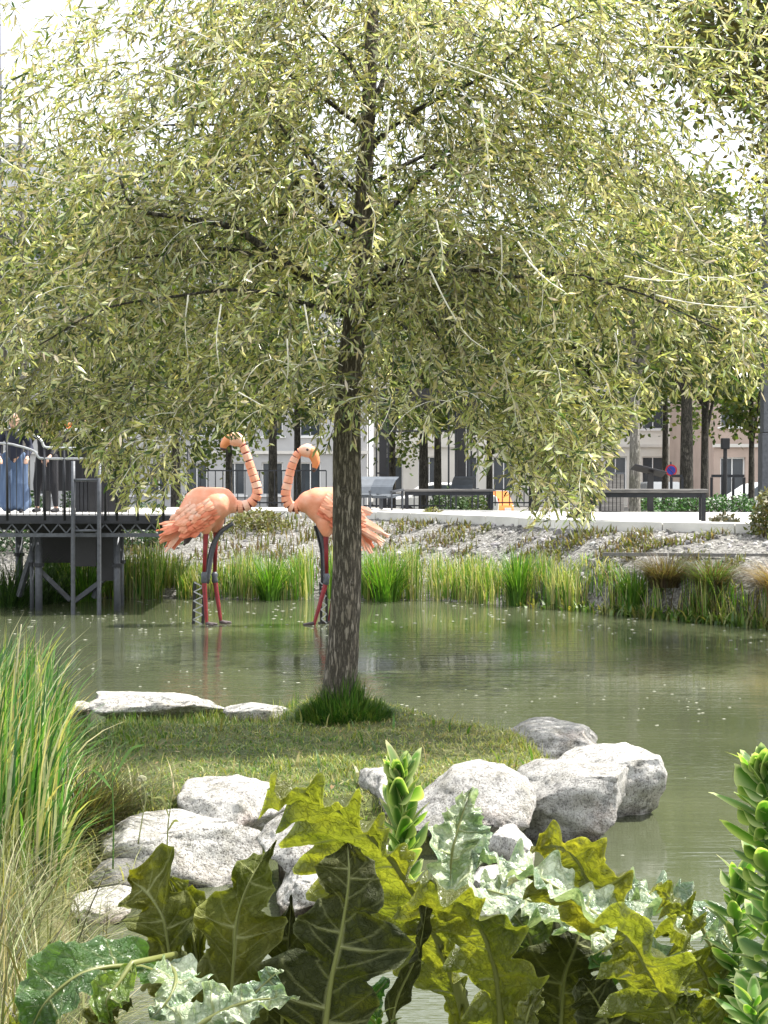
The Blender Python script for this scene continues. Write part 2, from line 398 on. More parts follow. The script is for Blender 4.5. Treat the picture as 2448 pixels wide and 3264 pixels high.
# timber edging on the right of the far bank
mb = MB(); a = Vector((3.6, 26.77, 0.92)); b = Vector((6.6, 25.2, 0.98))
ed = thing('edging_board', (4.8, 25.6, 0.3), 'dark timber edging board along the gravel above the brown sedges', 'edging')
for k in range(3):
    mb = MB(); p = a.lerp(b, k / 3 + .004); q = a.lerp(b, (k + 1) / 3 - .004)
    mb.bar(p, q, 0.05, 0.055); mb.build('board', M['wood'], ed)

# rubble stones and weeds on the far bank
def rubble():
    mb = MB(); ico = bmesh.new(); bmesh.ops.create_icosphere(ico, subdivisions=1, radius=1); ico.verts.ensure_lookup_table()
    iv = [v.co.copy() for v in ico.verts]; ifc = [tuple(v.index for v in f.verts) for f in ico.faces]; ico.free()
    for k in range(3600):
        x = rnd(-8, 9); s = shore(x); q = quay_f(x); t = rnd(0.05, 1); y = lerp(s, q, t)
        if noise.noise(Vector((x * 0.8, y * 0.9, 9))) < -0.15 and random.random() < .7: continue
        r = rnd(0.015, 0.055) if random.random() < 0.95 else rnd(.05, .11)
        g = rnd(0.09, 0.42); c = (g, g * rnd(.93, 1), g * rnd(.85, 1))
        rot = Matrix.Rotation(rnd(0, 6), 3, 'Z') @ Matrix.Rotation(rnd(0, 3), 3, 'X')
        sx, sy, sz = rnd(.8, 1.5), rnd(.7, 1.2), rnd(.5, .9)
        z = H(x, y)
        mb.add([rot @ Vector((p.x * sx * rnd(.8, 1.15), p.y * sy * rnd(.8, 1.1), p.z * sz)) * r + Vector((x, y, z)) for p in iv], ifc, c)
    m, t, b, o = newmat('rubble'); at = N(t, 'ShaderNodeAttribute', attribute_name='Col'); t.links.new(at.outputs[0], b.inputs['Base Color']); b.inputs['Roughness'].default_value = .9
    ob = mb.build('bank_rubble', m, kind='stuff'); tag(ob, 'pale rubble and gravel covering the far bank below the quay', 'rubble')
rubble()

# ------------------------------------------------------------------ blades (reeds, grasses)
def add_blade(mb, base, h, w, lean, az, col, segs=4, droop=0.5, face=None, tipcol=None):
    d = Vector((math.cos(az), math.sin(az), 0)); s = Vector((-d.y, d.x, 0)) if face is None else face
    v = []; n0 = len(mb.v)
    for i in range(segs + 1):
        t = i / segs; off = lean * (t ** 1.6) + droop * lean * t ** 4
        z = h * (t - 0.28 * abs(lean) / max(h, .01) * droop * t ** 3)
        c = Vector(base) + d * off + Vector((0, 0, z)); ww = w * (1 - t ** 2.2) * (0.75 + .25 * min(1, t * 4)) * .5
        if i == segs: v.append(c)
        else: v += [c - s * ww, c + s * ww]
    f = [(2 * i, 2 * i + 1, 2 * i + 3, 2 * i + 2) for i in range(segs - 1)] + [(2 * segs - 2, 2 * segs - 1, 2 * segs)]
    n = len(mb.v); mb.v.extend([tuple(p) for p in v]); mb.f.extend([tuple(i + n for i in q) for q in f])
    if tipcol is None: mb.c.extend([col] * len(v))
    else:
        for i in range(len(v)):
            t = (i // 2) / segs; mb.c.append(tuple(lerp(a, b, t) for a, b in zip(col, tipcol)))
def jit(c, a=0.25):
    k = 1 + rnd(-a, a); return tuple(max(0.0, x * k * (1 + rnd(-.1, .1))) for x in c)
GREENS = [(0.10, 0.24, 0.03), (0.18, 0.31, 0.05), (0.28, 0.35, 0.10), (0.06, 0.16, 0.022)]
STRAW = [(0.42, 0.42, 0.22), (0.30, 0.31, 0.13), (0.48, 0.47, 0.28)]
def pick(pg=0.7): return jit(random.choice(GREENS if random.random() < pg else STRAW))

def far_reeds():
    mb = MB()
    for k in range(19000):
        x = rnd(-6.4, 7.2); s = shore(x)
        cl = noise.noise(Vector((x * 1.3, 3, 0))); u = random.random()
        y = s - 0.35 + u * 1.4
        n2 = noise.noise(Vector((x * 2.2, y * 2, 4)))
        if random.random() > 0.58 + n2 * 1.5: continue
        px, py = proj((x, y, 0))
        top = interp(px, [(-300, 1.1), (260, 1.05), (560, 0.85), (700, .75), (900, 0.85), (1150, .92), (1330, 1.0), (1500, .85), (1800, .85), (2000, .8), (2200, .78), (2448, .62)])
        h = top * rnd(0.5, 1.12) * (1 + cl * 0.3) - max(0, H(x, y))
        if h < .12: continue
        g = 0.72 if px < 600 or (850 < px < 1300) or px > 1900 else 0.55
        c = pick(g)
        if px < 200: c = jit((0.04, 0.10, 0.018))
        if px > 1930 and random.random() < .28: c = jit(random.choice([(.10, .075, .04), (.17, .12, .06), (.06, .05, .03), (.13, .14, .04)]))
        add_blade(mb, (x, y, max(-.05, H(x, y) - .03)), h, rnd(.012, .028), rnd(-.18, .22), rnd(0, 6.28), c, 4)
    o = mb.build('reed_bed', M['blade'], kind='stuff'); tag(o, 'bright green and straw coloured reeds lining the far edge of the pond', 'reeds')
    mb = MB()
    for k in range(2600):       # low broad-leaved margin plants at the right
        x = rnd(2.2, 7.5); y = shore(x) - rnd(-.5, .75) + 0.1; r = rnd(.05, .14)
        if random.random() > 0.25 + sstep(3.0, 5.0, x): continue
        c = jit(random.choice([(0.13, 0.20, 0.05), (0.22, 0.24, 0.08), (0.07, 0.14, 0.03)]))
        add_blade(mb, (x, y, 0.0), rnd(.06, .26), rnd(.03, .06), rnd(.02, .18), rnd(0, 6.28), c, 3)
    o = mb.build('margin_plants', M['blade'], kind='stuff'); tag(o, 'low leafy water plants creeping over the pond edge at the right', 'water plants')
    mb = MB()
    for k in range(9000):       # weeds on the bank
        x = rnd(-7, 8.5); s = shore(x); q = quay_f(x); y = lerp(s + .9, q - .1, random.random())
        if noise.noise(Vector((x * 1.1, y * 1.6, 2))) < (-0.08 if x < 1 else .05): continue
        px, py = proj((x, y, 0))
        add_blade(mb, (x, y, H(x, y)), rnd(.06, .3 if px < 1100 else .18), rnd(.02, .05), rnd(-.1, .15), rnd(0, 6.28), jit(random.choice([(0.13, 0.14, 0.05), (0.10, 0.12, 0.04), (0.19, 0.17, 0.09), (.12, .09, .06)])), 3)
    o = mb.build('bank_weeds', M['blade'], kind='stuff'); tag(o, 'scruffy weeds growing between the rubble of the far bank', 'weeds')
far_reeds()

def sedge(x, y, r, h, label, cols, n=800, grp=None, name='sedge_clump', w=0.012):
    mb = MB()
    for k in range(n):
        a = rnd(0, 6.28); rr = r * math.sqrt(random.random()) * .5
        add_blade(mb, (x + math.cos(a) * rr, y + math.sin(a) * rr, H(x, y) - .03), h * rnd(.55, 1.1), w * rnd(.7, 1.4), r * rnd(.2, 1.1), a + rnd(-.4, .4), jit(random.choice(cols)), 5, 0.8)
    o = mb.build(name, M['blade']); tag(o, label, 'grass clump', grp); return o
BR = [(0.10, 0.075, 0.045), (0.15, 0.115, 0.07), (0.06, 0.045, 0.028), (0.09, 0.10, 0.035)]
sedge(4.45, 25.6, .5, .58, 'dark brown sedge clump left of the other sedge at the pond edge', BR, grp='brown sedge clumps at the right of the far bank')
sedge(5.05, 24.95, .45, .55, 'brown sedge clump mixed with a bright green tuft', BR + [(0.08, 0.18, 0.03)] * 2, grp='brown sedge clumps at the right of the far bank')
sedge(5.95, 23.9, .7, .62, 'tawny drooping sedge clump cut by the right picture edge', [(0.22, 0.16, 0.08), (0.15, 0.10, 0.055), (0.28, .22, .12)], grp='brown sedge clumps at the right of the far bank')
for px, D, r, h, lab in ((270, 28.7, .45, 1.25, 'tall vivid green reed tuft beside the platform'), (1100 + 130, 28.6, .5, 1.1, 'green reed tuft under the tail of the right flamingo'),
                    (1650, 27.6, .3, 1.1, 'tall reed tuft below the hanging willow tip'), (860, 28.8, .35, 1.0, 'green reed tuft between the two flamingos'), (2020, 25.9, .28, .8, 'short green reed tuft in front of the brown sedge')):
    g = G(px, 0, D); sedge(g.x, g.y, r, h, lab, [(0.07, 0.19, 0.02), (0.12, 0.24, 0.035), (0.05, 0.12, 0.015)], 200, 'green reed tufts on the far shore', 'reed_tuft', 0.022)
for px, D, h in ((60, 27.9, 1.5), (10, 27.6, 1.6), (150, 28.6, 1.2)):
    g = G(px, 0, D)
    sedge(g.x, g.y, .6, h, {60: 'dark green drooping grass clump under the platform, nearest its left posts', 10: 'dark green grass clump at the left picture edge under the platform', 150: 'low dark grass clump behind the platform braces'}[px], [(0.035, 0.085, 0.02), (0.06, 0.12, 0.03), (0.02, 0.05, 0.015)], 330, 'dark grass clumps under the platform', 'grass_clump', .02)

def near_reeds():
    mb = MB()
    for k in range(1500):
        y = rnd(8.3, 12.0); px = -240 + 450 * random.random(); x = (px - CX) / F * y
        top = interp(px, [(-200, 1.2), (0, 1.08), (90, 1.05), (150, .92), (200, .62), (240, .45)]) * lerp(1, .8, sstep(9.5, 12, y))
        c = jit(random.choice([(0.06, 0.19, 0.03), (0.10, 0.26, 0.05), (0.18, 0.32, 0.09), (0.03, 0.09, 0.02)])) if random.random() < .7 else jit(random.choice(STRAW))
        add_blade(mb, (x, y, max(0, H(x, y))), top * rnd(.4, 1.1), rnd(.010, .030), rnd(.01, .24), rnd(-1.6, 1.9), c, 6, 1.2)
    o = mb.build('reed_thicket', M['blade'], kind='stuff'); tag(o, 'tall green reeds with dry stems on the near left bank', 'reeds')
    mb = MB()
    for k in range(1500):
        y = rnd(4.8, 8.6); px = 400 * random.random() ** 1.6 - 60; x = (px - CX) / F * y
        hh = interp(px, [(-60, .72), (120, .55), (260, .34), (400, .2)]) * lerp(1, .8, (y - 4.8) / 3.8)
        c = jit(random.choice([(.38, .36, .22), (.24, .24, .11), (0.13, 0.15, 0.05), (0.10, 0.13, 0.035), (0.18, .19, .08), (.07, .065, .035)]))
        add_blade(mb, (x, y, max(0.0, H(x, y)) - .02), hh * rnd(.3, 1.15), rnd(.003, .009), rnd(-.05, .5), rnd(-.8, 2.6) if random.random() < .8 else rnd(0, 6.28), c, 5, .9)
    o = mb.build('dry_grass', M['blade'], kind='stuff'); tag(o, 'tangled dry straw grass in the lower left corner', 'grass')
    mb = MB()
    for k in range(1100):
        y = rnd(8.6, 10.2); px = rnd(100, 560); x = (px - CX) / F * y
        if random.random() < (px - 100) / 560: continue
        add_blade(mb, (x, y, max(0.02, H(x, y)) - .02), rnd(.08, .3), rnd(.005, .012), rnd(.02, .25), rnd(0, 6.28), jit(random.choice(STRAW + [(0.2, 0.2, 0.07), (0.12, .16, .04)])), 4, .9)
    o = mb.build('bank_grass', M['blade'], kind='stuff'); tag(o, 'ragged yellowing grass between the reeds and the big white boulder', 'grass')
near_reeds()

g_ = P(262, 2620, 9.5)
sedge(g_.x, 9.5, .42, .52, 'dark brown sedge clump at the right foot of the near reeds', [(0.05, 0.05, 0.02), (0.09, 0.08, 0.035), (0.13, 0.12, 0.05), (.04, .06, .018)], 700, None, 'sedge_clump', .009)
def single_stem(pts, D, r, col, label, leaves=(), name='dry_reed', head=None):
    p = spline([P(x, y, D) for x, y in pts], 14)
    t = thing(name, p[0], label, 'reed')
    mb = MB(); mb.tube(p, [lerp(r, r * .35, i / 13) for i in range(14)], 6, col=col); mb.build('stem', M['blade'], t, smooth=True)
    for (k, dx, dy, w) in leaves:
        a = p[k]; b = a + Vector((dx * .5, rnd(-.04, .04), dy * .8)); c = a + Vector((dx, rnd(-.06, .06), dy))
        q = spline([a, b, c], 9); mb = MB(); v = []
        for i, s in enumerate(q):
            ww = w * math.sin(math.pi * min(1, (i + .6) / 9)) ** .7; up = Vector((0, .3, 1)).cross((q[min(i + 1, 8)] - q[max(0, i - 1)]).normalized()).normalized().cross((q[min(i + 1, 8)] - q[max(0, i - 1)]).normalized())
            v += [s - up * ww, s + up * ww]
        mb.add(v, [(2 * i, 2 * i + 1, 2 * i + 3, 2 * i + 2) for i in range(8)], col); mb.build('leaf', M['blade'], t, smooth=True)
    if head:
        mb = MB()
        for k in range(60):
            a = rnd(0, 6.28); e = rnd(0, 1.4); d = Vector((math.cos(a) * math.sin(e), math.sin(a) * math.sin(e), math.cos(e)))
            mb.tube([p[-1], p[-1] + d * head], .0015, 3, col=col); mb.box(p[-1] + d * head, (.007, .007, .007), col=(.5, .5, .4))
        mb.build('flower_head', M['blade'], t)
single_stem([(30, 2460), (38, 2250), (55, 2100), (68, 1990)], 9.6, .009, (.52, .50, .42), 'tall pale dry reed stalk rising at the left edge of the reeds')
single_stem([(80, 2560), (85, 2400), (110, 2270), (115, 2120)], 9.3, .006, (.40, .40, .28), 'thin pale reed stalk right of the tallest dry one')
single_stem([(222, 2600), (218, 2480), (212, 2380), (215, 2340)], 9.4, .007, (.52, .50, .44), 'paler of two upright straw stems in front of the dark grass')
single_stem([(208, 2600), (200, 2500), (196, 2420), (198, 2380)], 9.45, .006, (.42, .43, .3), 'greener of two upright straw stems in front of the dark grass')
single_stem([(360, 2770), (362, 2620), (358, 2500), (356, 2360)], 8.0, .005, (.10, .2, .05), 'young green reed with three long leaves left of the boulders', [(8, -.11, .10, .008), (9, .16, .18, .008), (10, .03, .14, .006), (4, -.07, -.03, .006)])
single_stem([(440, 2690), (455, 2600), (465, 2540), (452, 2488)], 8.0, .004, (.3, .32, .18), 'slender stalk with a pale fluffy flower head', (), 'flower_stalk', .022)
single_stem([(530, 2800), (535, 2640), (545, 2560), (552, 2450)], 7.6, .004, (.2, .22, .08), 'thin grass stem crossing in front of the white boulder', [(4, .06, .06, .006), (6, -.07, .10, .006)])
single_stem([(195, 3140), (250, 3000), (285, 2900), (345, 2760)], 5.6, .004, (.10, .10, .05), 'dark bent grass stem leaning right over the water', [(6, -.05, .12, .004)])
single_stem([(60, 3060), (110, 2920), (170, 2830), (215, 2720)], 5.4, .003, (.14, .13, .06), 'dark thin stem leaning through the straw grass', [])
single_stem([(0, 2950), (60, 2860), (130, 2780), (200, 2700)], 5.9, .003, (.30, .28, .14), 'pale thin stem leaning across the lower left grass', [])

# islet grass
def islet_grass():
    mb = MB(); n = 0
    while n < 34000:
        x = rnd(-2.9, 1.7); y = rnd(8.9, 14.4); z = H(x, y)
        if z < 0.0: continue
        if z < .22 and random.random() < .25: continue
        n += 1
        tall_patch = noise.noise(Vector((x * 1.4, y * 1.1, 2.2)))  # patches of taller blades, sets height only
        dry = noise.noise(Vector((x * .9, y * 3.2, 7))) * .5 + .5 + (x + .5) * .22
        c = jit(random.choice([(0.28, 0.31, 0.10), (0.20, 0.25, 0.06), (0.36, 0.34, 0.15)]) if random.random() < dry else random.choice([(0.055, 0.13, 0.022), (0.10, 0.18, 0.035), (0.16, .22, .05)]), .3)
        hh = rnd(.01, .045) * (1 + max(0, tall_patch) * 1.6)
        if z < .24: hh = rnd(.03, .15) * (1.5 if random.random() < .1 else 1)
        add_blade(mb, (x, y, z - .005), hh, rnd(.004, .012), rnd(0, .06), rnd(0, 6.28), c, 2)
    o = mb.build('islet_grass', M['blade'], kind='stuff'); tag(o, 'short dry mown grass on the little island under the tree', 'grass')
islet_grass()
def litter():
    mb = MB()
    for k in range(260):
        x = rnd(-2.6, 1.3); y = rnd(9.6, 13.6); z = H(x, y)
        if z < .24: continue
        a = rnd(0, 6.28); d = Vector((math.cos(a), math.sin(a), rnd(-.1, .3))); q = Vector((-d.y, d.x, 0)); p = Vector((x, y, z + rnd(.015, .035))); L = rnd(.03, .07); c = jit(random.choice([(.34, .28, .14), (.25, .17, .08), (.42, .40, .22)]))
        mb.add([p, p + d * L * .5 + q * L * .14, p + d * L, p + d * L * .5 - q * L * .14], [(0, 1, 2, 3)], c)
    o = mb.build('fallen_leaves', M['blade'], kind='stuff'); tag(o, 'dry fallen willow leaves strewn over the island grass', 'leaves')
    mb = MB()
    for k in range(900):
        x = rnd(-2.6, 1.3); y = rnd(9.5, 13.8); z = H(x, y)
        if z < .1 or noise.noise(Vector((x * 2.6, y * 2.6, 8))) < .18: continue
        add_blade(mb, (x, y, z), rnd(.05, .15), rnd(.01, .03), rnd(.02, .09), rnd(0, 6.28), jit(random.choice([(.07, .15, .03), (.14, .2, .05), (.22, .22, .08)])), 3)
    o = mb.build('island_weeds', M['blade'], kind='stuff'); tag(o, 'small leafy weeds in patches across the island grass', 'weeds')
litter()
def tuft():
    b = P(1078, 2290, 13.1); mb = MB(); 
    for k in range(3000):
        a = rnd(0, 6.28); rr = .40 * math.sqrt(random.random()) * (1 + .35 * noise.noise(Vector((math.cos(a) * 2, math.sin(a) * 2, 1)))); x = b.x + .05 + math.cos(a) * rr; y = b.y - .12 + math.sin(a) * rr * .8
        hh = lerp(.36, .08, min(1, rr / .40)) * (1 + .5 * noise.noise(Vector((x * 7, y * 7, 0))))
        add_blade(mb, (x, y, H(x, y) - .01), hh * rnd(.5, 1.2), rnd(.006, .016), rnd(0, .10), a + rnd(-.8, .8), jit(random.choice([(0.03, 0.09, 0.014), (0.05, 0.13, 0.02), (0.09, 0.18, .03), (0.13, .20, .05)])), 3)
    o = mb.build('grass_tuft', M['blade'], kind='stuff'); tag(o, 'lush dark green grass tuft ringing the foot of the willow', 'grass')
    pos = [(1149, 2340, 'uppermost white daisy in the tuft right of the trunk'), (1128, 2350, 'white daisy just left of the uppermost one'), (1168, 2380, 'lowest and right-most white daisy in the tuft'), (1045, 2347, 'lone white daisy in front of the trunk foot'), (1073, 2368, 'small white daisy low in front of the trunk foot'), (1110, 2378, 'small white daisy between the trunk foot and the right ones')]
    for i, (px, py, lab) in enumerate(pos):
        c = P(px, py, 12.62); d = thing('daisy', c - Vector((0, 0, .08)), lab, 'flower', 'daisies at the foot of the willow')
        mb = MB(); mb.tube([c - Vector((0, 0, .1)), c], .002, 4); mb.build('stem', M['branch'], d)
        mb = MB(); up = Vector((0, -.6, .8)).normalized(); s = Vector((1, 0, 0)); q = up.cross(s)
        for k in range(9):
            a = k * 6.283 / 9; e = s * math.cos(a) + q * math.sin(a); g = up.cross(e); r = .024
            mb.add([c, c + e * r * .6 + g * .006, c + e * r + up * .002, c + e * r * .6 - g * .006], [(0, 1, 2, 3)])
        mb.build('petals', M['white'], d, kind='stuff')
        mb = MB(); mb.tube([c, c + up * .004], .006, 7); mb.build('centre', mat_flat('daisy_centre', (.6, .4, .03)) if i == 0 else bpy.data.materials['daisy_centre'], d)
tuft()

# ------------------------------------------------------------------ rocks
def rock(l, r, t, b, D, depth, mat, label, seed, lean=0.0, flat=0.0, cuts=14, sub=5):
    c = P((l + r) / 2, (t + b) / 2, D); hx = (r - l) / 2 * D / F; hz = (b - t) / 2 * D / F
    rs = random.Random(seed); bm = bmesh.new(); bmesh.ops.create_icosphere(bm, subdivisions=sub, radius=1)
    pl = []
    for k in range(cuts):
        n = Vector((rs.uniform(-1, 1), rs.uniform(-1, 1), rs.uniform(-.8, 1))).normalized(); pl.append((n, rs.uniform(.56, .84)))
    pl.append((Vector((rs.uniform(-.15, .15), rs.uniform(-.3, 0.1), 1)).normalized(), .66 - flat * .15)); pl.append((Vector((0, -1, .1)).normalized(), .74))
    off = Vector((seed * 3.1, seed * 1.7, 0))
    for v in bm.verts:
        p = v.co.copy()
        p = Vector([math.copysign(abs(q) ** 0.62, q) for q in p])
        for n, d in pl:
            e = p.dot(n) - d
            if e > 0: p -= n * e * 0.98
        nn = p.normalized()
        p += nn * (noise.fractal(p * 1.6 + off, 1.0, 2.0, 4) * .055 + noise.fractal(p * 5 + off, .8, 2.1, 5) * .03 - abs(noise.noise(p * 2.6 + off * 2)) ** .5 * .05)
        v.co = p
    mx = [max(abs(v.co[i]) for v in bm.verts) for i in range(3)]
    zmax = max(v.co.z for v in bm.verts); zmin = min(v.co.z for v in bm.verts)
    for v in bm.verts:
        z = (v.co.z - (zmax + zmin) / 2) / ((zmax - zmin) / 2)
        v.co = Vector((v.co.x / mx[0] * hx + lean * z * hx, v.co.y / mx[1] * depth, z * hz)) + c
    # sink the foot a little
    for v in bm.verts:
        if v.co.z < c.z - hz * .6: v.co.z -= 0.10
    me = bpy.data.meshes.new('boulder'); bm.to_mesh(me); bm.free(); me.polygons.foreach_set('use_smooth', [True] * len(me.polygons))
    # object origin at its foot
    foot = Vector((c.x, c.y, c.z - hz)); me.transform(Matrix.Translation(-foot))
    o = obj('boulder', me, mat, loc=foot); tag(o, label, 'rock', 'granite boulders around the island'); return o
rock(282, 735, 2212, 2295, 14.1, .32, M['granite'], 'long flat white boulder at the back left water edge', 3, flat=.4)
rock(690, 950, 2245, 2302, 13.9, .26, M['granite'], 'low white boulder touching the right end of the long flat one', 4, flat=.5)
rock(228, 305, 2238, 2275, 14.4, .18, M['granite'], 'small pale stone left of the long flat boulder', 5)
rock(1588, 1905, 2294, 2420, 12.5, .55, M['granite_grey'], 'low ridged grey boulder farthest back on the right side', 6, flat=.3)
rock(1720, 2100, 2372, 2650, 11.1, .6, M['granite'], 'tall rounded white boulder rising from the water at the far right', 12)
rock(1620, 2015, 2425, 2680, 10.3, .5, M['granite_grey'], 'blocky grey boulder with a dark left face, right front corner', 8, lean=.05, flat=.2)
rock(1270, 1705, 2440, 2690, 9.9, .42, M['granite_grey'], 'long grey boulder with dark underside behind the yellow leaf', 21)
rock(1140, 1330, 2455, 2620, 10.1, .35, M['granite_grey'], 'grey boulder mostly hidden behind the central green spike', 10)
rock(1540, 1700, 2640, 2765, 9.3, .25, M['granite'], 'small white stone under the long grey boulder', 11, flat=.5)
rock(565, 970, 2488, 2690, 9.65, .42, M['granite_pink'], 'pinkish speckled boulder behind the big white one', 15)
rock(225, 850, 2602, 2850, 9.2, .45, M['granite'], 'biggest white boulder at the left of the island front', 13, flat=.1)
rock(815, 1120, 2590, 2800, 9.0, .4, M['granite_pink'], 'pinkish grey boulder right of the biggest white one', 14)
rock(262, 475, 2742, 2850, 8.75, .18, M['granite_dark'], 'dark lichened stone standing in for the shaded foot of the biggest white boulder', 7)  # dark tone carries the shade on the big boulder's lower left
rock(195, 430, 2848, 2925, 8.4, .28, M['granite'], 'flat pale stone at the waterline lowest on the left', 16, flat=.5)
rock(880, 1090, 2760, 2880, 8.6, .3, M['granite'], 'pale stone seen between the dark standing leaves', 17)
rock(1130, 1270, 2700, 2830, 8.7, .3, M['granite'], 'white stone glimpsed right of the tall dark leaf', 18)
rock(1480, 1650, 2770, 2850, 8.9, .25, M['granite'], 'pale stone behind the glossy white leaves', 19)
rock(1980, 2085, 2608, 2665, 10.9, .2, M['granite_dark'], 'small dark stone wedged under the right boulder at the water', 20)

# ------------------------------------------------------------------ the willow
TX = [(1076, 2330), (1080, 2230), (1094, 2050), (1104, 1850), (1106, 1650), (1106, 1450), (1110, 1250), (1130, 1050), (1150, 850), (1158, 650), (1168, 450), (1182, 200), (1190, -50), (1196, -350)]
TWD = [128, 112, 98, 92, 90, 86, 82, 76, 70, 56, 50, 44, 36, 22]
def willow():
    D = 13.1
    base = P(1078, 2290, D)
    w = thing('willow_tree', base, 'slender willow with ridged bark and drooping olive leaves on the island', 'tree')
    tp = spline([P(x, y, D + .0) for x, y in TX], 70); tr = [interp(i / 69 * 13, list(enumerate(TWD))) / 2 * D / F for i in range(70)]
    mb = MB(); mb.tube(tp, tr, 40)
    for i, v in enumerate(mb.v):
        p = Vector(v); k = i // 40; c = tp[min(k, 69)]; d = (p - c); a = math.atan2(d.y, d.x)
        rr = 1 + 0.07 * noise.noise(Vector((math.cos(a) * 3.2, math.sin(a) * 3.2, p.z * 1.2))) + .10 * (abs(noise.noise(Vector((math.cos(a) * 9, math.sin(a) * 9, p.z * 3.0)))) - .15)
        if p.z < .55: rr *= 1 + (.55 - p.z) * .6 * (1 + .5 * math.sin(a * 5))
        mb.v[i] = tuple(c + d * rr)
    trunk = mb.build('trunk', M['bark'], w, smooth=True)
    limbs = [([(1140, 720), (1060, 670), (1030, 590), (985, 490), (908, 415), (850, 300)], 22, -.5),
             ([(1100, 950), (1010, 900), (900, 830), (790, 760), (700, 722), (590, 702), (440, 665), (380, 560)], 26, -1.1),
             ([(1110, 960), (980, 880), (860, 850), (760, 812), (600, 800), (430, 830)], 19, -.8),
             ([(1110, 770), (1020, 715), (900, 690), (780, 705), (640, 760)], 10, -.5),
             ([(1140, 700), (1040, 655), (960, 600), (860, 560), (770, 540), (600, 570)], 13, -.5),
             ([(1160, 930), (1240, 850), (1330, 820), (1480, 800), (1640, 830), (1800, 900), (1950, 1010)], 20, -.6),
             ([(1160, 760), (1260, 640), (1400, 520), (1560, 430), (1740, 400), (1900, 430)], 17, .7),
             ([(1175, 480), (1280, 380), (1420, 300), (1560, 220), (1730, 110), (1950, 10)], 14, -.4),
             ([(1175, 420), (1080, 340), (980, 280), (880, 220), (760, 120), (640, 80)], 13, .4),
             ([(1180, 330), (1240, 200), (1330, 60), (1420, -80)], 12, .8),
             ([(1180, 300), (1100, 180), (1010, 80), (930, -80)], 12, -.7),
             ([(1130, 1000), (1200, 960), (1320, 980), (1400, 1080), (1440, 1180)], 11, -.8),
             ([(1130, 1030), (1230, 900), (1420, 860), (1600, 880), (1840, 880), (2100, 960), (2300, 1060)], 13, -1.3),
             ([(1090, 1000), (960, 960), (800, 930), (560, 950), (300, 1000), (130, 1090)], 12, -1.4),
             ([(1150, 620), (1000, 500), (800, 420), (560, 400), (320, 420), (120, 470)], 11, 1.0),
             ([(1160, 600), (1400, 480), (1700, 520), (2000, 600), (2250, 720)], 11, 1.3)]
    limbp = []
    for pts, wd, dd in limbs:
        n = len(pts); q = spline([P(x, y, D + dd * (i / (n - 1)) ** .8) for i, (x, y) in enumerate(pts)], 26)
        q = [p + Vector((noise.noise(p * 2.3) * .04, 0, noise.noise(p * 2.1 + Vector((5, 5, 5))) * .05)) * min(1, i / 4) for i, p in enumerate(q)]
        mb = MB(); mb.tube(q, [lerp(wd, wd * .18, (i / 25) ** .6) * .85 * D / F for i in range(26)], 9)
        mb.build('branch', M['bark_dark'], w, smooth=True); limbp.append(q)
    # drooping twigs with leaves
    leaves = MB(); tw = MB(); pale = MB()
    low = [(-250, 1380), (0, 1320), (120, 1350), (180, 1380), (300, 1440), (420, 1600), (500, 1640), (560, 1600), (620, 1440), (680, 1340), (800, 1350), (1000, 1390), (1160, 1360), (1300, 1380), (1400, 1330), (1520, 1440), (1640, 1560), (1740, 1680), (1830, 1660), (1900, 1560), (1980, 1340), (2120, 1230), (2300, 1220), (2500, 1200)]
    def ok(p, slack=0):
        px, py = proj(p)
        lo = interp(px, low) + noise.noise(Vector((px * .012, 3, 0))) * 60
        return py < lo + slack
    def leaf(p, d, L, wd, c):
        up = Vector((rnd(-1, 1), rnd(-1, 1), rnd(-.2, 1))).normalized(); s = d.cross(up)
        if s.length < .1: return
        s.normalize(); n = s.cross(d); bend = rnd(-.25, .35) * L
        m1 = p + d * L * .38; m2 = p + d * L * .72 - n * bend * .4; tip = p + d * L - n * bend
        fold = n * wd * .25
        leaves.add([p, m1 + s * wd + fold, m2 + s * wd * .7 + fold * .7, tip, m2 - s * wd * .7 + fold * .7, m1 - s * wd + fold], [(0, 1, 2, 3), (0, 3, 4, 5)], c)
    LC = [(0.32, 0.33, 0.12), (0.40, 0.405, 0.20), (0.21, 0.24, 0.075), (0.47, 0.46, 0.28), (0.05, 0.085, 0.02), (.35, .36, .15), (.60, .59, .46)]
    nt_ = 0; tries = 0
    while nt_ < 5000 and tries < 45000:
        tries += 1; hang = False
        if nt_ % 11 == 0:
            hang = True; c_ = random.choice([(1760, 1430, 80, 170), (1760, 1450, 70, 170), (1620, 1330, 90, 150), (460, 1400, 100, 170), (350, 1330, 120, 140), (1880, 1400, 60, 120), (2180, 1130, 130, 120), (2330, 1050, 110, 130), (60, 1310, 110, 50), (200, 1330, 80, 50), (1250, 1330, 90, 60), (1450, 1350, 110, 60)])
            s = P(random.gauss(c_[0], c_[2]), random.gauss(c_[1], c_[3]), 13.1 + rnd(-1.2, .6))
        elif random.random() < .25:
            q = random.choice(limbp); s = q[random.randrange(5, 26)] + Vector((rnd(-.3, .3), rnd(-.35, .35), rnd(-.1, .3)))
        else:
            px = rnd(-260, 2560); py = rnd(-260, 1640); D2 = 13.1 + rnd(-1, 1) * 1.1 * (1 - (abs(px - 1150) / 2100) ** 2)
            s = P(px, py, D2)
        px, py = proj(s)
        if py > interp(px, low) - 60: continue
        # open window in front of the main limbs left of the trunk
        if 560 < px < 1250 and 330 < py < 960 and s.y < 13.25 and not hang and random.random() < .45: continue
        # sparser corners: open sky at the top left, the gap to the next tree at the right
        dens = 1.0
        if py < 470 - px * .62: dens = .22 if py < 330 - px * .9 else .75
        if px > 2050: dens = .8 if py > 700 else .5
        if px < 330 and 420 - px * .62 < py < 620: dens = .7
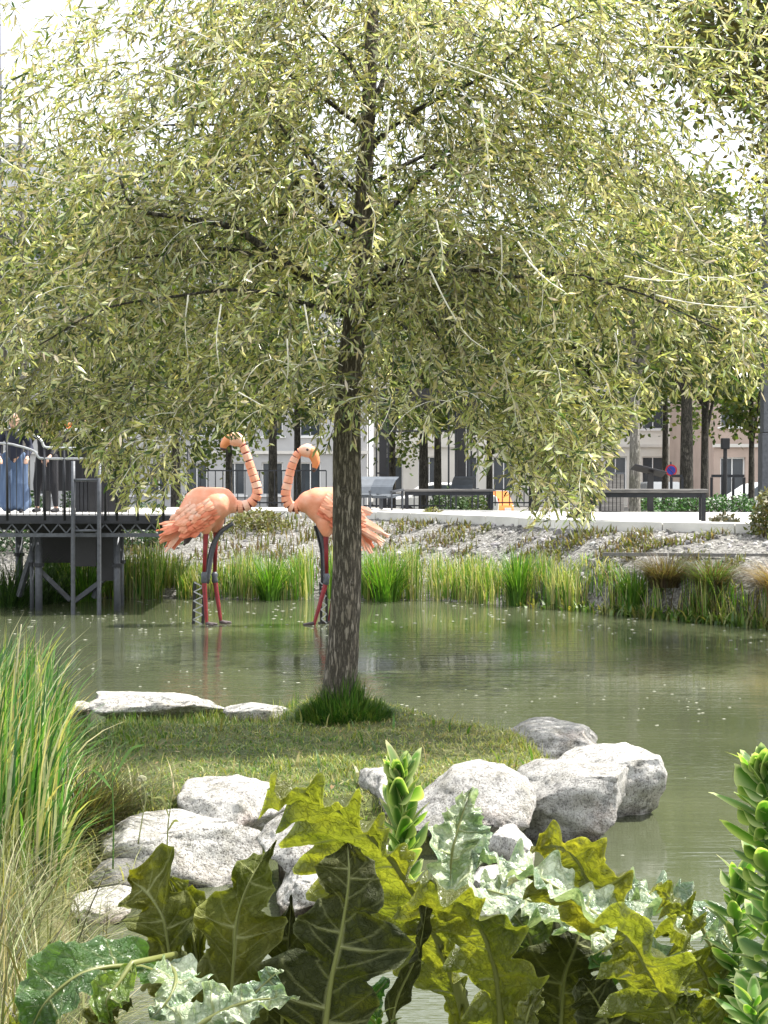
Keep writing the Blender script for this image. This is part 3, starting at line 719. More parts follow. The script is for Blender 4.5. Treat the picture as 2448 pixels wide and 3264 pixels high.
        if noise.noise(Vector((px * .0042, py * .0042, s.y * .8))) < -.24: dens *= .35
        if random.random() > dens and not hang: continue
        nt_ += 1
        az = math.atan2(s.x * .6, (s.y - 13.1) * .5) if random.random() < .5 else rnd(-3.1, 3.1)
        out = Vector((math.sin(az) * rnd(.2, 1), math.cos(az) * rnd(.1, .7), rnd(-.2, .35)))
        L = rnd(.3, .85); m = int(L / .033); d = out.normalized(); p = s.copy(); pts = [p.copy()]
        cc = random.choice(LC); g = rnd(.75, 1.3) * (1 + .55 * noise.noise(Vector((s.x * 1.1, s.y * 1.1, s.z * 1.3))))  # noise term paints brighter sunlit clumps into the leaf colour
        for i in range(m):
            d = (d + Vector((rnd(-.16, .16), rnd(-.16, .16), -.06 - .07 * random.random()))).normalized()
            p = p + d * .033; pts.append(p.copy())
            if not ok(p, 40): break
            ld = (d * .7 + Vector((rnd(-1, 1), rnd(-1, 1), rnd(-.9, .5)))).normalized()
            c = cc if random.random() < .55 else random.choice(LC)
            leaf(p, ld, rnd(.06, .11), rnd(.0075, .0125), jit(tuple(q_ * g for q_ in c), .2))
        if len(pts) > 4:
            (pale if random.random() < .2 else tw).tube(pts[::3] if len(pts) > 6 else pts, .0028, 3, cap=False)
    # long bare pale twigs lit by the sun
    for pts in ([(0, 500), (60, 540), (150, 570), (250, 600)], [(150, 550), (220, 535), (300, 530)], [(330, 600), (370, 580), (400, 560)], [(400, 460), (520, 380), (650, 325), (680, 320)],
                [(540, 75), (640, 110), (730, 160), (820, 200)], [(470, 200), (560, 240), (680, 285)], [(580, 705), (640, 800), (700, 870)], [(1530, 330), (1545, 420), (1560, 520)],
                [(1535, 330), (1548, 450), (1570, 640)], [(1600, 235), (1680, 290), (1720, 320)], [(1650, 770), (1720, 870), (1760, 900)], [(1680, 830), (1740, 890), (1800, 930)],
                [(1990, 880), (2060, 890), (2150, 895), (2220, 880)], [(2050, 830), (2150, 870), (2300, 885), (2448, 860)], [(2090, 940), (2200, 965), (2370, 980), (2448, 965)], [(2100, 150), (2250, 155), (2400, 170)],
                [(1330, 160), (1600, 260), (1900, 370), (2000, 420)], [(600, 940), (590, 1040), (600, 1140)], [(705, 970), (690, 1080), (700, 1180)], [(970, 970), (990, 1080), (1020, 1180)], [(915, 1080), (918, 1180), (905, 1260)],
                [(1240, 350), (1232, 480), (1240, 600)], [(1390, 700), (1410, 800), (1405, 870)], [(1597, 750), (1600, 830), (1595, 915)], [(1960, 1060), (1972, 1130), (1960, 1200)], [(1370, 860), (1430, 980), (1490, 1070), (1560, 1120)],
                [(2180, 660), (2250, 760), (2350, 800)], [(1290, 40), (1280, 120), (1270, 170)], [(750, 1210), (753, 1290), (751, 1360)], [(760, 1250), (830, 1290), (860, 1310)]):
        dd = 13.1 + rnd(-1.6, -.9); q = spline([P(x, y, dd) for x, y in pts], 12); pale.tube(q, [lerp(.007, .0025, i / 11) for i in range(12)], 5, cap=False)
        for i in range(2, 12):
            for k_ in range(3):
                p_ = q[i] + (q[i] - q[i - 1]) * random.random(); leaf(p_, Vector((rnd(-1, 1), rnd(-1, .6), rnd(-1, .3))).normalized(), rnd(.05, .09), rnd(.007, .011), jit(random.choice(LC), .2))
    leaves.build('crown', M['leaf'], w, kind='stuff'); tw.build('twigs', M['branch'], w, kind='stuff'); pale.build('pale_twigs', M['twig'], w, kind='stuff')
    # cut stub and knots on the trunk
    for px, py, s in ((1096, 1560, .02), (1125, 1330, .03), (1120, 1860, .02)):
        a = P(px, py, D - .11); mb = MB(); mb.tube([a + Vector((0, .05, 0)), a - Vector((0, .015, 0)), a - Vector((0, .022, 0))], [s * 1.3, s, s * .5], 10); mb.build('knot', M['bark'], w, smooth=True)
willow()

# ------------------------------------------------------------------ background trees
def bgtree(px, D, trunk_w, h, cr, ch, label, kind='bark_dark', n=3200, cols=None, z0=None, lean=0, leafl=.15, zc=None, nb=7, grp='trees behind the pond', clusters=46):
    x = (px - CX) / F * D; z0 = H(x, D) if z0 is None else z0
    t = thing('background_tree', (x, D, z0), label, 'tree', grp)
    rs = random.Random(int(px * 7 + D)); r0 = trunk_w / 2
    q = spline([(x, D, z0 - .2), (x + lean * .3, D, z0 + h * .3), (x + lean * .6, D + .1, z0 + h * .6), (x + lean, D, z0 + h * .95)], 20)
    mb = MB(); mb.tube(q, [lerp(r0 * 1.15, r0 * .2, i / 19) for i in range(20)], 12); mb.build('trunk', M[kind], t, smooth=True)
    zc = z0 + h - ch if zc is None else zc      # crown from zc to z0+h
    cen = Vector((x + lean * .7, D, zc + ch / 2)); lv = MB()
    ends = []
    for k in range(nb):
        a = k * 2.4 + rs.uniform(-.4, .4); s = q[int(rs.uniform(6, 17))]; e = cen + Vector((math.cos(a) * cr * .75, math.sin(a) * cr * .75, rs.uniform(-.35, .35) * ch))
        b = spline([s, s.lerp(e, .5) + Vector((0, 0, rs.uniform(.1, .5))), e], 10); mb = MB(); mb.tube(b, [lerp(r0 * .42, r0 * .08, i / 9) for i in range(10)], 7); mb.build('branch', M[kind], t, smooth=True); ends += b[4:]
    cols = cols or [(0.07, 0.12, 0.025), (0.11, 0.15, 0.035), (0.045, 0.085, 0.018), (0.16, 0.18, 0.06)]
    cl = []
    for k in range(clusters):
        while True:
            d = Vector((rs.uniform(-1, 1), rs.uniform(-1, 1), rs.uniform(-1, 1)))
            if .25 < d.length < 1: break
        cl.append((cen + Vector((d.x * cr, d.y * cr, d.z * ch / 2)), rs.uniform(.16, .34) * cr))
    for k in range(int(n * 1.5)):
        if rs.random() < .2 and ends: c, r = rs.choice(ends), .25 * cr
        else: c, r = rs.choice(cl)
        p = c + Vector((rs.gauss(0, .5), rs.gauss(0, .5), rs.gauss(0, .42))) * r
        d = Vector((rs.uniform(-1, 1), rs.uniform(-1, 1), rs.uniform(-1, .4))).normalized(); s = d.orthogonal().normalized()
        s = (Matrix.Rotation(rs.uniform(0, 6.28), 3, d) @ s); L = leafl * rs.uniform(.7, 1.4); w = L * rs.uniform(.25, .42)
        g = rs.uniform(.75, 1.25); cc = rs.choice(cols)
        lv.add([p, p + d * L * .5 + s * w, p + d * L, p + d * L * .5 - s * w], [(0, 1, 2), (0, 2, 3)], tuple(v * g for v in cc))
    lv.build('crown', M['bgleaf'], t, kind='stuff')
    return t
OL = [(0.15, 0.16, 0.04), (0.20, 0.20, 0.07), (0.10, 0.12, 0.03), (0.12, .10, .03)]
bgtree(2760, 22.5, .35, 12.6, 3.3, 6.2, 'darker tree whose crown leans in at the top right corner', n=24000, cols=[(0.10, 0.11, 0.03), (0.15, 0.15, 0.05), (0.06, 0.08, 0.02), (0.10, .085, .03)], leafl=.12, nb=16, zc=6.3, grp=None, clusters=90)
bgtree(2188, 44, .38, 10.5, 2.6, 7.2, 'dark trunked street tree, left of the pair behind the right bench', n=5200, leafl=.16)
bgtree(2246, 46, .24, 10.0, 2.0, 6.8, 'thinner dark street tree, right of the pair behind the right bench', n=3800, leafl=.16)
bgtree(2023, 38, .26, 9.5, 1.5, 6.0, 'pale barked young tree beside the slanted info panel', 'bark_pale', n=1800)
bgtree(2395, 50, .2, 9, 2.4, 6.4, 'leafy young tree next to the grey mast at the right', n=5200, leafl=.17, zc=3.0)
bgtree(870, 47, .28, 10, 2.2, 7, 'dark trunk behind the necks, left of the two between the flamingos', n=3800)
bgtree(948, 50, .24, 10, 2.0, 7, 'thin dark trunk behind the right flamingo head', n=3200)
bgtree(1350, 48, .3, 10, 2.2, 7.2, 'grey trunked tree inside the dark steel frame', n=4200, zc=3.6)
bgtree(1395, 52, .26, 11, 2.4, 7.2, 'dark tree behind the long bench', n=4200)
bgtree(1700, 54, .3, 11, 2.8, 8.2, 'bushy tree behind the lowest hanging willow tip', n=5200, leafl=.17)
bgtree(70, 38, .34, 10, 2.6, 6.6, 'pale thick trunk rising behind the people on the platform', 'bark_pale', n=4200, zc=4.2)
bgtree(560, 44, .26, 10, 2.7, 8.0, 'bushy tree behind the left flamingo', n=5600, leafl=.15, zc=2.4)
bgtree(330, 42, .24, 10, 2.4, 7.2, 'leafy tree behind the right end of the platform', n=5200, leafl=.15, zc=3.0)
bgtree(-220, 46, .3, 12, 3.2, 8.4, 'tree at the left picture edge behind the platform', n=4200)

bgtree(1880, 50, .24, 9.5, 2.6, 7.6, 'pale green tree behind the left end of the near bench', n=6000, leafl=.17, zc=2.4, clusters=70)
bgtree(1250, 55, .26, 10.5, 2.8, 8.6, 'tree behind the steel shelter, left of the grey trunk', n=5200, leafl=.17, zc=2.6, clusters=70)
bgtree(1560, 47, .2, 8.5, 2.2, 6.4, 'young tree above the orange vehicle', n=4600, leafl=.15, zc=2.6, clusters=60)
bgtree(730, 52, .24, 10.5, 2.6, 8.2, 'leafy tree seen between the flamingo necks', n=5200, leafl=.16, zc=2.7, clusters=60)
bgtree(2120, 56, .24, 11, 2.8, 8.0, 'tall tree behind the round road sign', n=5200, leafl=.18, zc=3.4, clusters=60)

def shrub(px, D, w, h, label, cols=None, n=900, z=None, name='shrub', L=.09):
    x = (px - CX) / F * D; z = H(x, D) if z is None else z; lv = MB(); rs = random.Random(int(px + D * 3))
    t = thing(name, (x, D, z), label, 'shrub', 'shrubs along the far bank and quay')
    st = MB()
    for k in range(7):
        a = rs.uniform(0, 6.28); st.tube([(x, D, z - .05), (x + math.cos(a) * w * .2, D + math.sin(a) * w * .2, z + h * .4), (x + math.cos(a) * w * .38, D + math.sin(a) * w * .35, z + h * .8)], [.018, .012, .006], 5)
    st.build('stems', M['branch'], t, kind='stuff')
    cols = cols or [(0.06, 0.12, 0.025), (0.10, 0.16, 0.035), (0.035, 0.08, 0.018), (.15, .18, .05)]
    for k in range(n):
        u = rs.uniform(0, 6.28); r = math.sqrt(rs.random()); zz = rs.random()
        p = Vector((x + math.cos(u) * r * w / 2 * (1 - .4 * zz), D + math.sin(u) * r * w / 2.2, z + h * zz * (1 - .35 * r)))
        d = Vector((rs.uniform(-1, 1), rs.uniform(-1, 1), rs.uniform(-.6, 1))).normalized(); s = d.orthogonal().normalized(); g = rs.uniform(.7, 1.3); l = L * rs.uniform(.6, 1.3)
        lv.add([p, p + d * l * .5 + s * l * .3, p + d * l, p + d * l * .5 - s * l * .3], [(0, 1, 2), (0, 2, 3)], tuple(v * g for v in rs.choice(cols)))
    lv.build('foliage', M['bgleaf'], t, kind='stuff')
shrub(2470, 27.0, .95, .9, 'round shrub cut by the right edge above the sedge', OL + [(.05, .09, .02)], 1700)
for i, (px, lab) in enumerate(((2070, 'green bush behind the info panel post'), (2150, 'green bush left of centre under the right bench'), (2215, 'green bush at the foot of the street tree pair'), (2290, 'green bush behind the right bench legs'), (2365, 'green bush below the white car'))):
    shrub(px, 40.5, .8, .45, lab, [(0.05, 0.15, 0.03), (0.08, 0.2, 0.04), (.04, .09, .03)], 420, 1.3)
shrub(1430, 41.5, 1.3, .62, 'dark green bush behind the left long bench', [(0.04, 0.09, 0.025), (0.07, .12, .04)], 900, 1.25)
shrub(1510, 42, 1.0, .55, 'grey green bush at the right end of the left long bench', None, 700, 1.25)
shrub(640, 41, 1.5, .7, 'bush behind the back of the left flamingo', None, 900, 1.2)
shrub(1380, 34.5, .5, .30, 'small weed bush overhanging the quay front', OL, 260)
shrub(2290 + 20, 28.2, .7, .30, 'dark low shrub on the bank beside the right bench', [(0.05, .06, .03), (.1, .09, .05)], 420, None)
shrub(1840, 31.2, .45, .4, 'dark weed clump on the bank left of the right bench', [(0.05, .06, .03), (.09, .09, .05)], 360)
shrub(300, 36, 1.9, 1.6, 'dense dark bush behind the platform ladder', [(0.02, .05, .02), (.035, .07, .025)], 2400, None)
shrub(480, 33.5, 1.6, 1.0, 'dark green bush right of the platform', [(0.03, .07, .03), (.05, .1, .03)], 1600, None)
shrub(820, 35, 1.6, .5, 'yellowish scrub on the bank between the flamingos', OL, 1100, None)
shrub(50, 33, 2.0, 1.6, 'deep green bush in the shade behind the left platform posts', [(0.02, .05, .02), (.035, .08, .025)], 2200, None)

# ------------------------------------------------------------------ buildings
def building(name, px0, px1, D, h, floors, cols, mat, roofmat, label, roofh=3.0, win_w=1.1, z0=.3, ground_arch=False):
    x0 = (px0 - CX) / F * D; x1 = (px1 - CX) / F * D; W = x1 - x0
    t = thing(name, ((x0 + x1) / 2, D, z0), label, 'building', 'buildings beyond the park')
    fh = h / floors; cw = W / cols; ww = win_w; wh = fh * .56
    # wall: piers and spandrels round real openings
    wl = MB(); dep = .5
    def bx(a, b, c, d): wl.box(((a + b) / 2, D + dep / 2, (c + d) / 2), (b - a, dep, d - c))
    for fl in range(floors):
        zb = z0 + fl * fh; zs = zb + fh * .24; zt = zs + wh
        bx(x0, x1, zb, zs); bx(x0, x1, zt, zb + fh)
        for c in range(cols + 1):
            a = x0 if c == 0 else x0 + (c - .5) * cw + ww / 2; b = x1 if c == cols else x0 + (c + .5) * cw - ww / 2
            bx(a, b, zs, zt)
    wl.box(((x0 + x1) / 2, D + 6.3, z0 + h / 2), (W, 11.5, h))
    wl.build('wall', mat, t)
    fr = None; pn = None
    for fl in range(floors):
        for c in range(cols):
            xc = x0 + (c + .5) * cw; zc = z0 + fl * fh + fh * .24 + wh / 2
            if fr is None:
                a = MB(); fw = .07
                for s in (-1, 1): a.box((s * (ww / 2 - fw / 2), 0, 0), (fw, .1, wh)); a.box((0, 0, s * (wh / 2 - fw / 2)), (ww - 2 * fw, .1, fw))
                a.box((0, 0, 0), (.05, .08, wh - 2 * fw)); a.box((0, -.16, -wh / 2 - .04), (ww + .3, .34, .08))
                fr = bpy.data.meshes.new('window'); fr.from_pydata(a.v, [], a.f); fr.materials.append(M['white'])
                g = MB(); g.box((0, .03, 0), (ww - 2 * fw, .02, wh - 2 * fw)); pn = bpy.data.meshes.new('pane'); pn.from_pydata(g.v, [], g.f); pn.materials.append(M['glass'])
            o = bpy.data.objects.new('window', fr); COL.objects.link(o); o.parent = t; o.location = Vector((xc, D + .22, zc)) - t.location
            p = bpy.data.objects.new('pane', pn); COL.objects.link(p); p.parent = o
    for fl in range(1, floors + 1):
        cb = MB(); e = .5 if fl == floors else .16; cb.box(((x0 + x1) / 2, D - e / 2 - .002, z0 + fl * fh - .1), (W + e, e, .35 if fl == floors else .16)); cb.build('cornice', M['stone_trim'], t)
    if roofmat:
        rf = MB(); a, b = x0 - .3, x1 + .3; zr = z0 + h + .1; y0, y1 = D - .3, D + 12.3
        rf.add([(a, y0, zr), (b, y0, zr), (b, y1, zr), (a, y1, zr), (a + 1, y0 + 2.2, zr + roofh), (b - 1, y0 + 2.2, zr + roofh), (b - 1, y1 - 2.2, zr + roofh), (a + 1, y1 - 2.2, zr + roofh)],
               [(0, 1, 5, 4), (1, 2, 6, 5), (2, 3, 7, 6), (3, 0, 4, 7), (4, 5, 6, 7), (0, 3, 2, 1)])
        r = rf.build('roof', roofmat, t)
        for k in (0.25, .75):
            ch = MB(); ch.box((lerp(x0, x1, k), D + 5, zr + roofh + .7), (1.4, .8, 1.6)); ch.build('chimney', mat, r)
    return t
M['glass'] = mat_flat('window_glass', (0.05, 0.06, 0.07), 0.08, 0, .2, 1, 0)
M['lime'] = mat_noise('limestone_wall', [(0.3, (0.58, 0.56, 0.51)), (0.7, (0.72, 0.70, 0.65))], .6, 0.9, .2, 6)
M['greywall'] = mat_noise('grey_render', [(0.3, (0.36, 0.36, 0.36)), (0.7, (0.46, 0.46, 0.46))], .6, 0.9, .2, 6)
M['stone_trim'] = mat_flat('stone_trim', (0.6, 0.58, 0.54), .85, 0, .08, 2)
M['slate'] = mat_noise('slate_roof', [(0.3, (0.16, 0.165, 0.18)), (0.7, (0.25, 0.26, 0.28))], 2, .6, .4, vec=(1, 1, 6))
building('stone_building', -400, 1170, 84, 15.2, 5, 13, M['greywall'], M['slate'], 'grey rendered building with slate roof behind the left half of the willow', 3.0)
building('stone_building', 1190, 2260, 92, 14.0, 4, 9, M['lime'], None, 'pale limestone building behind the benches at the right', 2.5, 1.25)
building('stone_building', 2275, 3000, 78, 6.6, 2, 6, mat_flat('pinkish_wall', (.42, .33, .28), .9, 0, .1, 1), M['slate'], 'low pinkish house behind the white car at the right edge', 2.2, 1.2)

# ------------------------------------------------------------------ quay furniture
def bench(cx, cy, L, W, h, z, rz, label, tw=.05, leg=.07, slats=5):
    t = thing('long_bench', (cx, cy, z), label, 'bench', 'long wooden benches on the quay'); rot = Matrix.Rotation(rz, 3, 'Z'); c = Vector((cx, cy, z))
    def W_(p): return c + rot @ Vector(p)
    sw = W / slats
    for k in range(slats):
        mb = MB(); mb.box(W_((0, (k + .5) * sw - W / 2, h - tw / 2 + rnd(-.003, .003))), (L, sw - .012, tw), rot); mb.build('slat', M['wood'], t, bevel=.004)
    for sx in (-1, 1):
        for sy in (-1, 1):
            mb = MB(); mb.box(W_((sx * (L / 2 - .08), sy * (W / 2 - .06), (h - tw - .002) / 2)), (leg, leg, h - tw - .002), rot); mb.build('leg', M['steel_dark'], t)
    mb = MB(); 
    for sy in (-1, 1): mb.box(W_((0, sy * (W / 2 - .06), h - tw - .045)), (L - .16 - leg - .004, .04, .08), rot)
    mb.build('rail', M['steel_dark'], t)
    return t
bench(4.66, 28.95, 2.16, .62, .56, 1.41, R(-6), 'nearest long grey bench standing on the quay edge at the right', .06, .075)
bench(1.53, 38.3, 2.15, .5, .46, 1.40, R(2), 'long dark bench right of the reclining chair')
def lounger(px, D, z, rz, label):
    x = (px - CX) / F * D; t = thing('reclining_chair', (x, D, z), label, 'chair', 'reclining chairs on the quay'); rot = Matrix.Rotation(rz, 3, 'Z'); c = Vector((x, D, z))
    def W_(p): return c + rot @ Vector(p)
    def bar(n, a, b, w=.04):
        mb = MB(); mb.bar(W_(a), W_(b), w); mb.build(n, M['steel_grey'], t)
    for sx in (-.27, .27):
        bar('leg', (sx, -.3, 0), (sx, -.3, .44)); bar('leg', (sx, .3, 0), (sx, .3, .40)); bar('armrest', (sx, -.32, .46), (sx, .34, .42), .045)
    m_ = M['lounge']
    mb = MB(); q = [W_((-.25, -.28, .36)), W_((.25, -.28, .36)), W_((.25, .25, .30)), W_((-.25, .25, .30))]; mb.add(q + [p - Vector((0, 0, .03)) for p in q], [(0, 1, 2, 3), (7, 6, 5, 4), (0, 4, 5, 1), (1, 5, 6, 2), (2, 6, 7, 3), (3, 7, 4, 0)]); mb.build('seat', m_, t)
    pr = [(-.30, .40), (-.22, .56), (-.06, .70), (.10, .76)]    # curved back panel, profile in (y,z)
    mb = MB(); v = []
    for (a, b) in pr: v += [W_((-.27, -a, b)), W_((.27, -a, b)), W_((.27, -a + .03, b - .03)), W_((-.27, -a + .03, b - .03))]
    f = [(0, 1, 2, 3), (12, 15, 14, 13)]
    for i in range(3):
        for k in range(4): f.append((i * 4 + k, (i + 1) * 4 + k, (i + 1) * 4 + (k + 1) % 4, i * 4 + (k + 1) % 4))
    mb.add(v, f); mb.build('backrest', m_, t, smooth=False)
M['lounge'] = mat_flat('blue_grey_slats', (0.10, 0.115, 0.135), .5)
lounger(1232, 37.2, 1.40, R(155), 'blue grey reclining chair just right of the willow trunk')
lounger(1178, 38.0, 1.40, R(185), 'reclining chair half hidden behind the willow trunk')
lounger(1480, 39.2, 1.40, R(10), 'pale grey reclining chair standing behind the long dark bench')

def panel():
    g = G(2073, 1.40, 36.0); t = thing('info_panel', g, 'slanted dark information panel on a thick post behind the right bench', 'sign')
    mb = MB(); mb.box(g + Vector((0, 0, .42)), (.13, .10, .84)); mb.build('post', M['black'], t, bevel=.01)
    mb = MB(); rot = Matrix.Rotation(R(14), 3, 'Y') @ Matrix.Rotation(R(-12), 3, 'X'); mb.box(g + Vector((-.04, 0, .90)), (.72, .5, .035), rot); mb.build('board', M['black'], t, bevel=.005)
panel()
def bin_(px, D, z, w, h, label, n=7, mat='wood', grp=None):
    g = G(px, z, D); t = thing('slatted_bin', g, label, 'bin', grp)
    mb = MB(); mb.box(g + Vector((0, 0, h / 2)), (w * .86, w * .86, h * .94)); mb.build('liner', M['black'], t)
    for k in range(n):
        for s in (-1, 1):
            mb = MB(); mb.box(g + Vector(((k + .5) / n * w - w / 2, s * w * .46, h / 2)), (w / n * .8, .025, h)); mb.build('slat', M[mat], t)
    mb = MB(); mb.box(g + Vector((0, 0, h + .02)), (w * 1.04, w * 1.04, .035)); mb.build('lid', M['steel_grey'], t)
bin_(1948, 35.5, 1.40, .5, .82, 'square slatted litter bin behind the left end of the near bench', 6)
def road_sign():
    g = G(2138, .95, 47); t = thing('road_sign', g, 'round red rimmed blue road sign on a thin post', 'sign')
    top = P(2138, 1499, 47)
    mb = MB(); mb.tube([g, (g.x, g.y, top.z + .25)], .03, 8); mb.build('post', M['steel_grey'], t)
    for n_, r, y, m_ in (('rim', .17, 0, mat_flat('sign_red', (.6, .03, .04), .4)), ('disc', .125, -.006, mat_flat('sign_blue', (.02, .05, .4), .4))):
        mb = MB(); mb.tube([(g.x, 46.96 + y, top.z), (g.x, 46.94 + y, top.z)], r, 24); mb.build(n_, m_, t)
    mb = MB(); mb.bar((g.x - .075, 46.926, top.z + .075), (g.x + .075, 46.926, top.z - .075), .03, .006); mb.build('slash', bpy.data.materials['sign_red'], t)
road_sign()
def guard(px0, px1, D, top, label, posts=3):
    z0 = .9; t = thing('tree_guard', G((px0 + px1) / 2, z0, D), label, 'railing', 'dark tree guards')
    a = P(px0, top, D); b = P(px1, top, D); mb = MB(); mb.bar(a, b, .07); mb.build('rail', M['steel_dark'], t)
    for k in range(posts):
        p = a.lerp(b, k / (posts - 1)); mb = MB(); mb.box((p.x, p.y, (z0 + p.z - .04) / 2), (.06, .06, p.z - .04 - z0)); mb.build('post', M['steel_dark'], t)
guard(2140, 2175, 42, 1517, 'short dark guard rail left of the street tree pair', 2)
guard(2268, 2372, 42, 1517, 'dark guard rail right of the street tree pair', 4)
g = G(2311, 1.0, 41); t = thing('lamp_post', g, 'slim black post with a box head right of the tree pair', 'lamp post')
mb = MB(); mb.tube([g, (g.x, g.y, 2.9)], .05, 8); mb.build('post', M['black'], t)
mb = MB(); mb.box((g.x, g.y, 2.98), (.2, .2, .28)); mb.build('lamp_head', M['black'], t, bevel=.02)

def shelter():
    D = 43.0; x0 = G(1195, 0, D).x; x1 = G(1530, 0, D).x; z = 1.0; t = thing('steel_shelter', ((x0 + x1) / 2, D, z), 'open dark steel shelter with flat roof behind the long bench', 'shelter')
    def post(n, px, y, w, top, m='black'):
        g = G(px, z, y); mb = MB(); mb.box((g.x, y, (z + top) / 2), (w, w, top - z)); mb.build(n, M[m], t)
    for px, y, w in ((1221, 42.0, .2), (1470, 42.0, .22), (1221, 45, .2), (1462, 45, .2)): post('column', px, y, w, 4.12)
    for px in (1200, 1237, 1430, 1452, 1490, 1502): post('rod', px, 41.9, .045, 4.12, 'steel_dark')
    mb = MB(); mb.box(((x0 + x1) / 2, 43.4, 4.25), (x1 - x0 + .4, 4.4, .26)); mb.build('roof', M['black'], t)
    for px0, px1, pyy in ((1200, 1237, 1508), (1200, 1237, 1392), (1237, 1430, 1374)):
        a = P(px0, pyy, 41.9); b = P(px1, pyy, 41.9); mb = MB(); mb.bar(a, b, .04); mb.build('rail', M['steel_dark'], t)
shelter()
# fence of thin dark uprights behind
def fence(px0, px1, D, top, bot, n, label):
    t = thing('railing_fence', P((px0 + px1) / 2, bot, D), label, 'fence', 'thin dark railings'); a = P(px0, top, D); b = P(px1, top, D)
    for zz in (0, 1):
        mb = MB(); dz = Vector((0, 0, -zz * (P(px0, top, D).z - P(px0, bot, D).z - .08))); mb.bar(a + dz, b + dz, .035); mb.build('rail', M['steel_dark'], t)
    zb = P(px0, bot, D).z
    for k in range(n):
        p = a.lerp(b, k / (n - 1)); mb = MB(); mb.box((p.x, p.y - .04, (p.z + zb) / 2), (.025, .025, p.z - zb)); mb.build('baluster', M['steel_dark'], t)
fence(1160, 1420, 41.0, 1562, 1622, 14, 'low dark railing behind the reclining chairs')
fence(1555, 1900, 42.0, 1560, 1612, 16, 'low dark railing behind the hanging willow tips')
fence(640, 1040, 42.5, 1500, 1612, 18, 'dark railing behind the two flamingos')

def mast(px0, px1, D, z0, segs, label, name='steel_mast'):
    x0 = (px0 - CX) / F * D; x1 = (px1 - CX) / F * D; t = thing(name, ((x0 + x1) / 2, D, z0), label, 'mast')
    for pyt, pyb, m_, gr in segs:
        zt = P(px0, pyt, D).z; zb = max(z0, P(px0, pyb, D).z)
        mb = MB(); mb.box(((x0 + x1) / 2, D, (zt + zb) / 2), ((x1 - x0) * gr, (x1 - x0) * gr, zt - zb - .01)); mb.build('segment', M[m_], t, bevel=.02)
mast(2424, 2480, 40, 1.35, [(-200, 395, 'steel_pale', .72), (395, 690, 'steel_pale', .8), (690, 750, 'steel_dark', .88), (750, 1380, 'steel_grey', .9), (1380, 1630, 'steel_grey', 1.08)], 'tall square grey steel mast at the right picture edge')
mast(-40, 9, 36, 1.35, [(-300, 220, 'steel_grey', .9), (220, 360, 'steel_grey', 1.0), (360, 1630, 'steel_dark', .9)], 'tall grey mast at the upper left picture edge')

# ------------------------------------------------------------------ cars
def car(px, D, z, rz, col, label, lights=False):
    x = (px - CX) / F * D; t = thing('parked_car', (x, D, z), label, 'car', 'cars parked beyond the park'); rot = Matrix.Rotation(rz, 3, 'Z'); c = Vector((x, D, z))
    paint = mat_flat('car_paint', col, .25, 0, .03, 3, 0)
    prof = [(-2.1, .35), (-2.12, .62), (-1.95, .86), (-1.25, .95), (-.62, 1.38), (-.2, 1.46), (.75, 1.44), (1.45, 1.08), (2.0, .98), (2.1, .7), (2.08, .35)]
    mb = MB(); n = len(prof); v = []
    for s in (-1, 1):
        for a, b in prof: v.append(c + rot @ Vector((a, s * (.85 - max(0, b - .9) * .35), b)))
    f = [tuple(range(n)), tuple(range(2 * n - 1, n - 1, -1))] + [(i, n + i, n + (i + 1) % n, (i + 1) % n) for i in range(n)]
    mb.add(v, f); mb.build('body', paint, t, bevel=.05)
    for s in (-1, 1):
        mb = MB(); q = [(-1.08, .98), (-.56, 1.33), (-.18, 1.38), (.70, 1.36), (1.25, 1.06), (1.2, .98)]
        mb.add([c + rot @ Vector((a, s * (.86 - max(0, b - .9) * .35), b)) for a, b in q] + [c + rot @ Vector((a, s * (.80 - max(0, b - .9) * .35), b)) for a, b in q], [tuple(range(6)), tuple(range(11, 5, -1))] + [(i, 6 + i, 6 + (i + 1) % 6, (i + 1) % 6) for i in range(6)]); mb.build('side_window', M['glass'], t)
        for a in (-1.3, 1.3):
            p = c + rot @ Vector((a, s * .80, .32)); d = rot @ Vector((0, .1, 0)); mb = MB(); mb.tube([p - d, p + d], .32, 20); w = mb.build('wheel', M['black'], t)
            mb = MB(); mb.tube([p - d * 1.05, p + d * 1.05], .19, 14); mb.build('rim', M['steel_pale'], w)
    for s in (-1, 1):
        mb = MB(); mb.box(c + rot @ Vector((-2.1, s * .6, .66)), (.08, .3, .14), rot); mb.build('headlight', M['white'], t)
        mb = MB(); mb.box(c + rot @ Vector((2.08, s * .62, .78)), (.07, .28, .2), rot); mb.build('tail_light', M['tail'], t)
M['tail'] = mat_flat('tail_light_lens', (.75, .06, .02), .3)
car(2440, 58, .42, R(8), (.75, .76, .77), 'white car right behind the guard rail, cut by the mast')
car(2108, 64, .40, R(95), (.16, .17, .18), 'dark grey car seen end-on left of the street trees')
car(1400, 60, .40, R(5), (.78, .78, .78), 'white car behind the shelter posts')
car(1572, 75, -.1, R(88), (.72, .2, .04), 'orange vehicle glimpsed right of the left long bench')

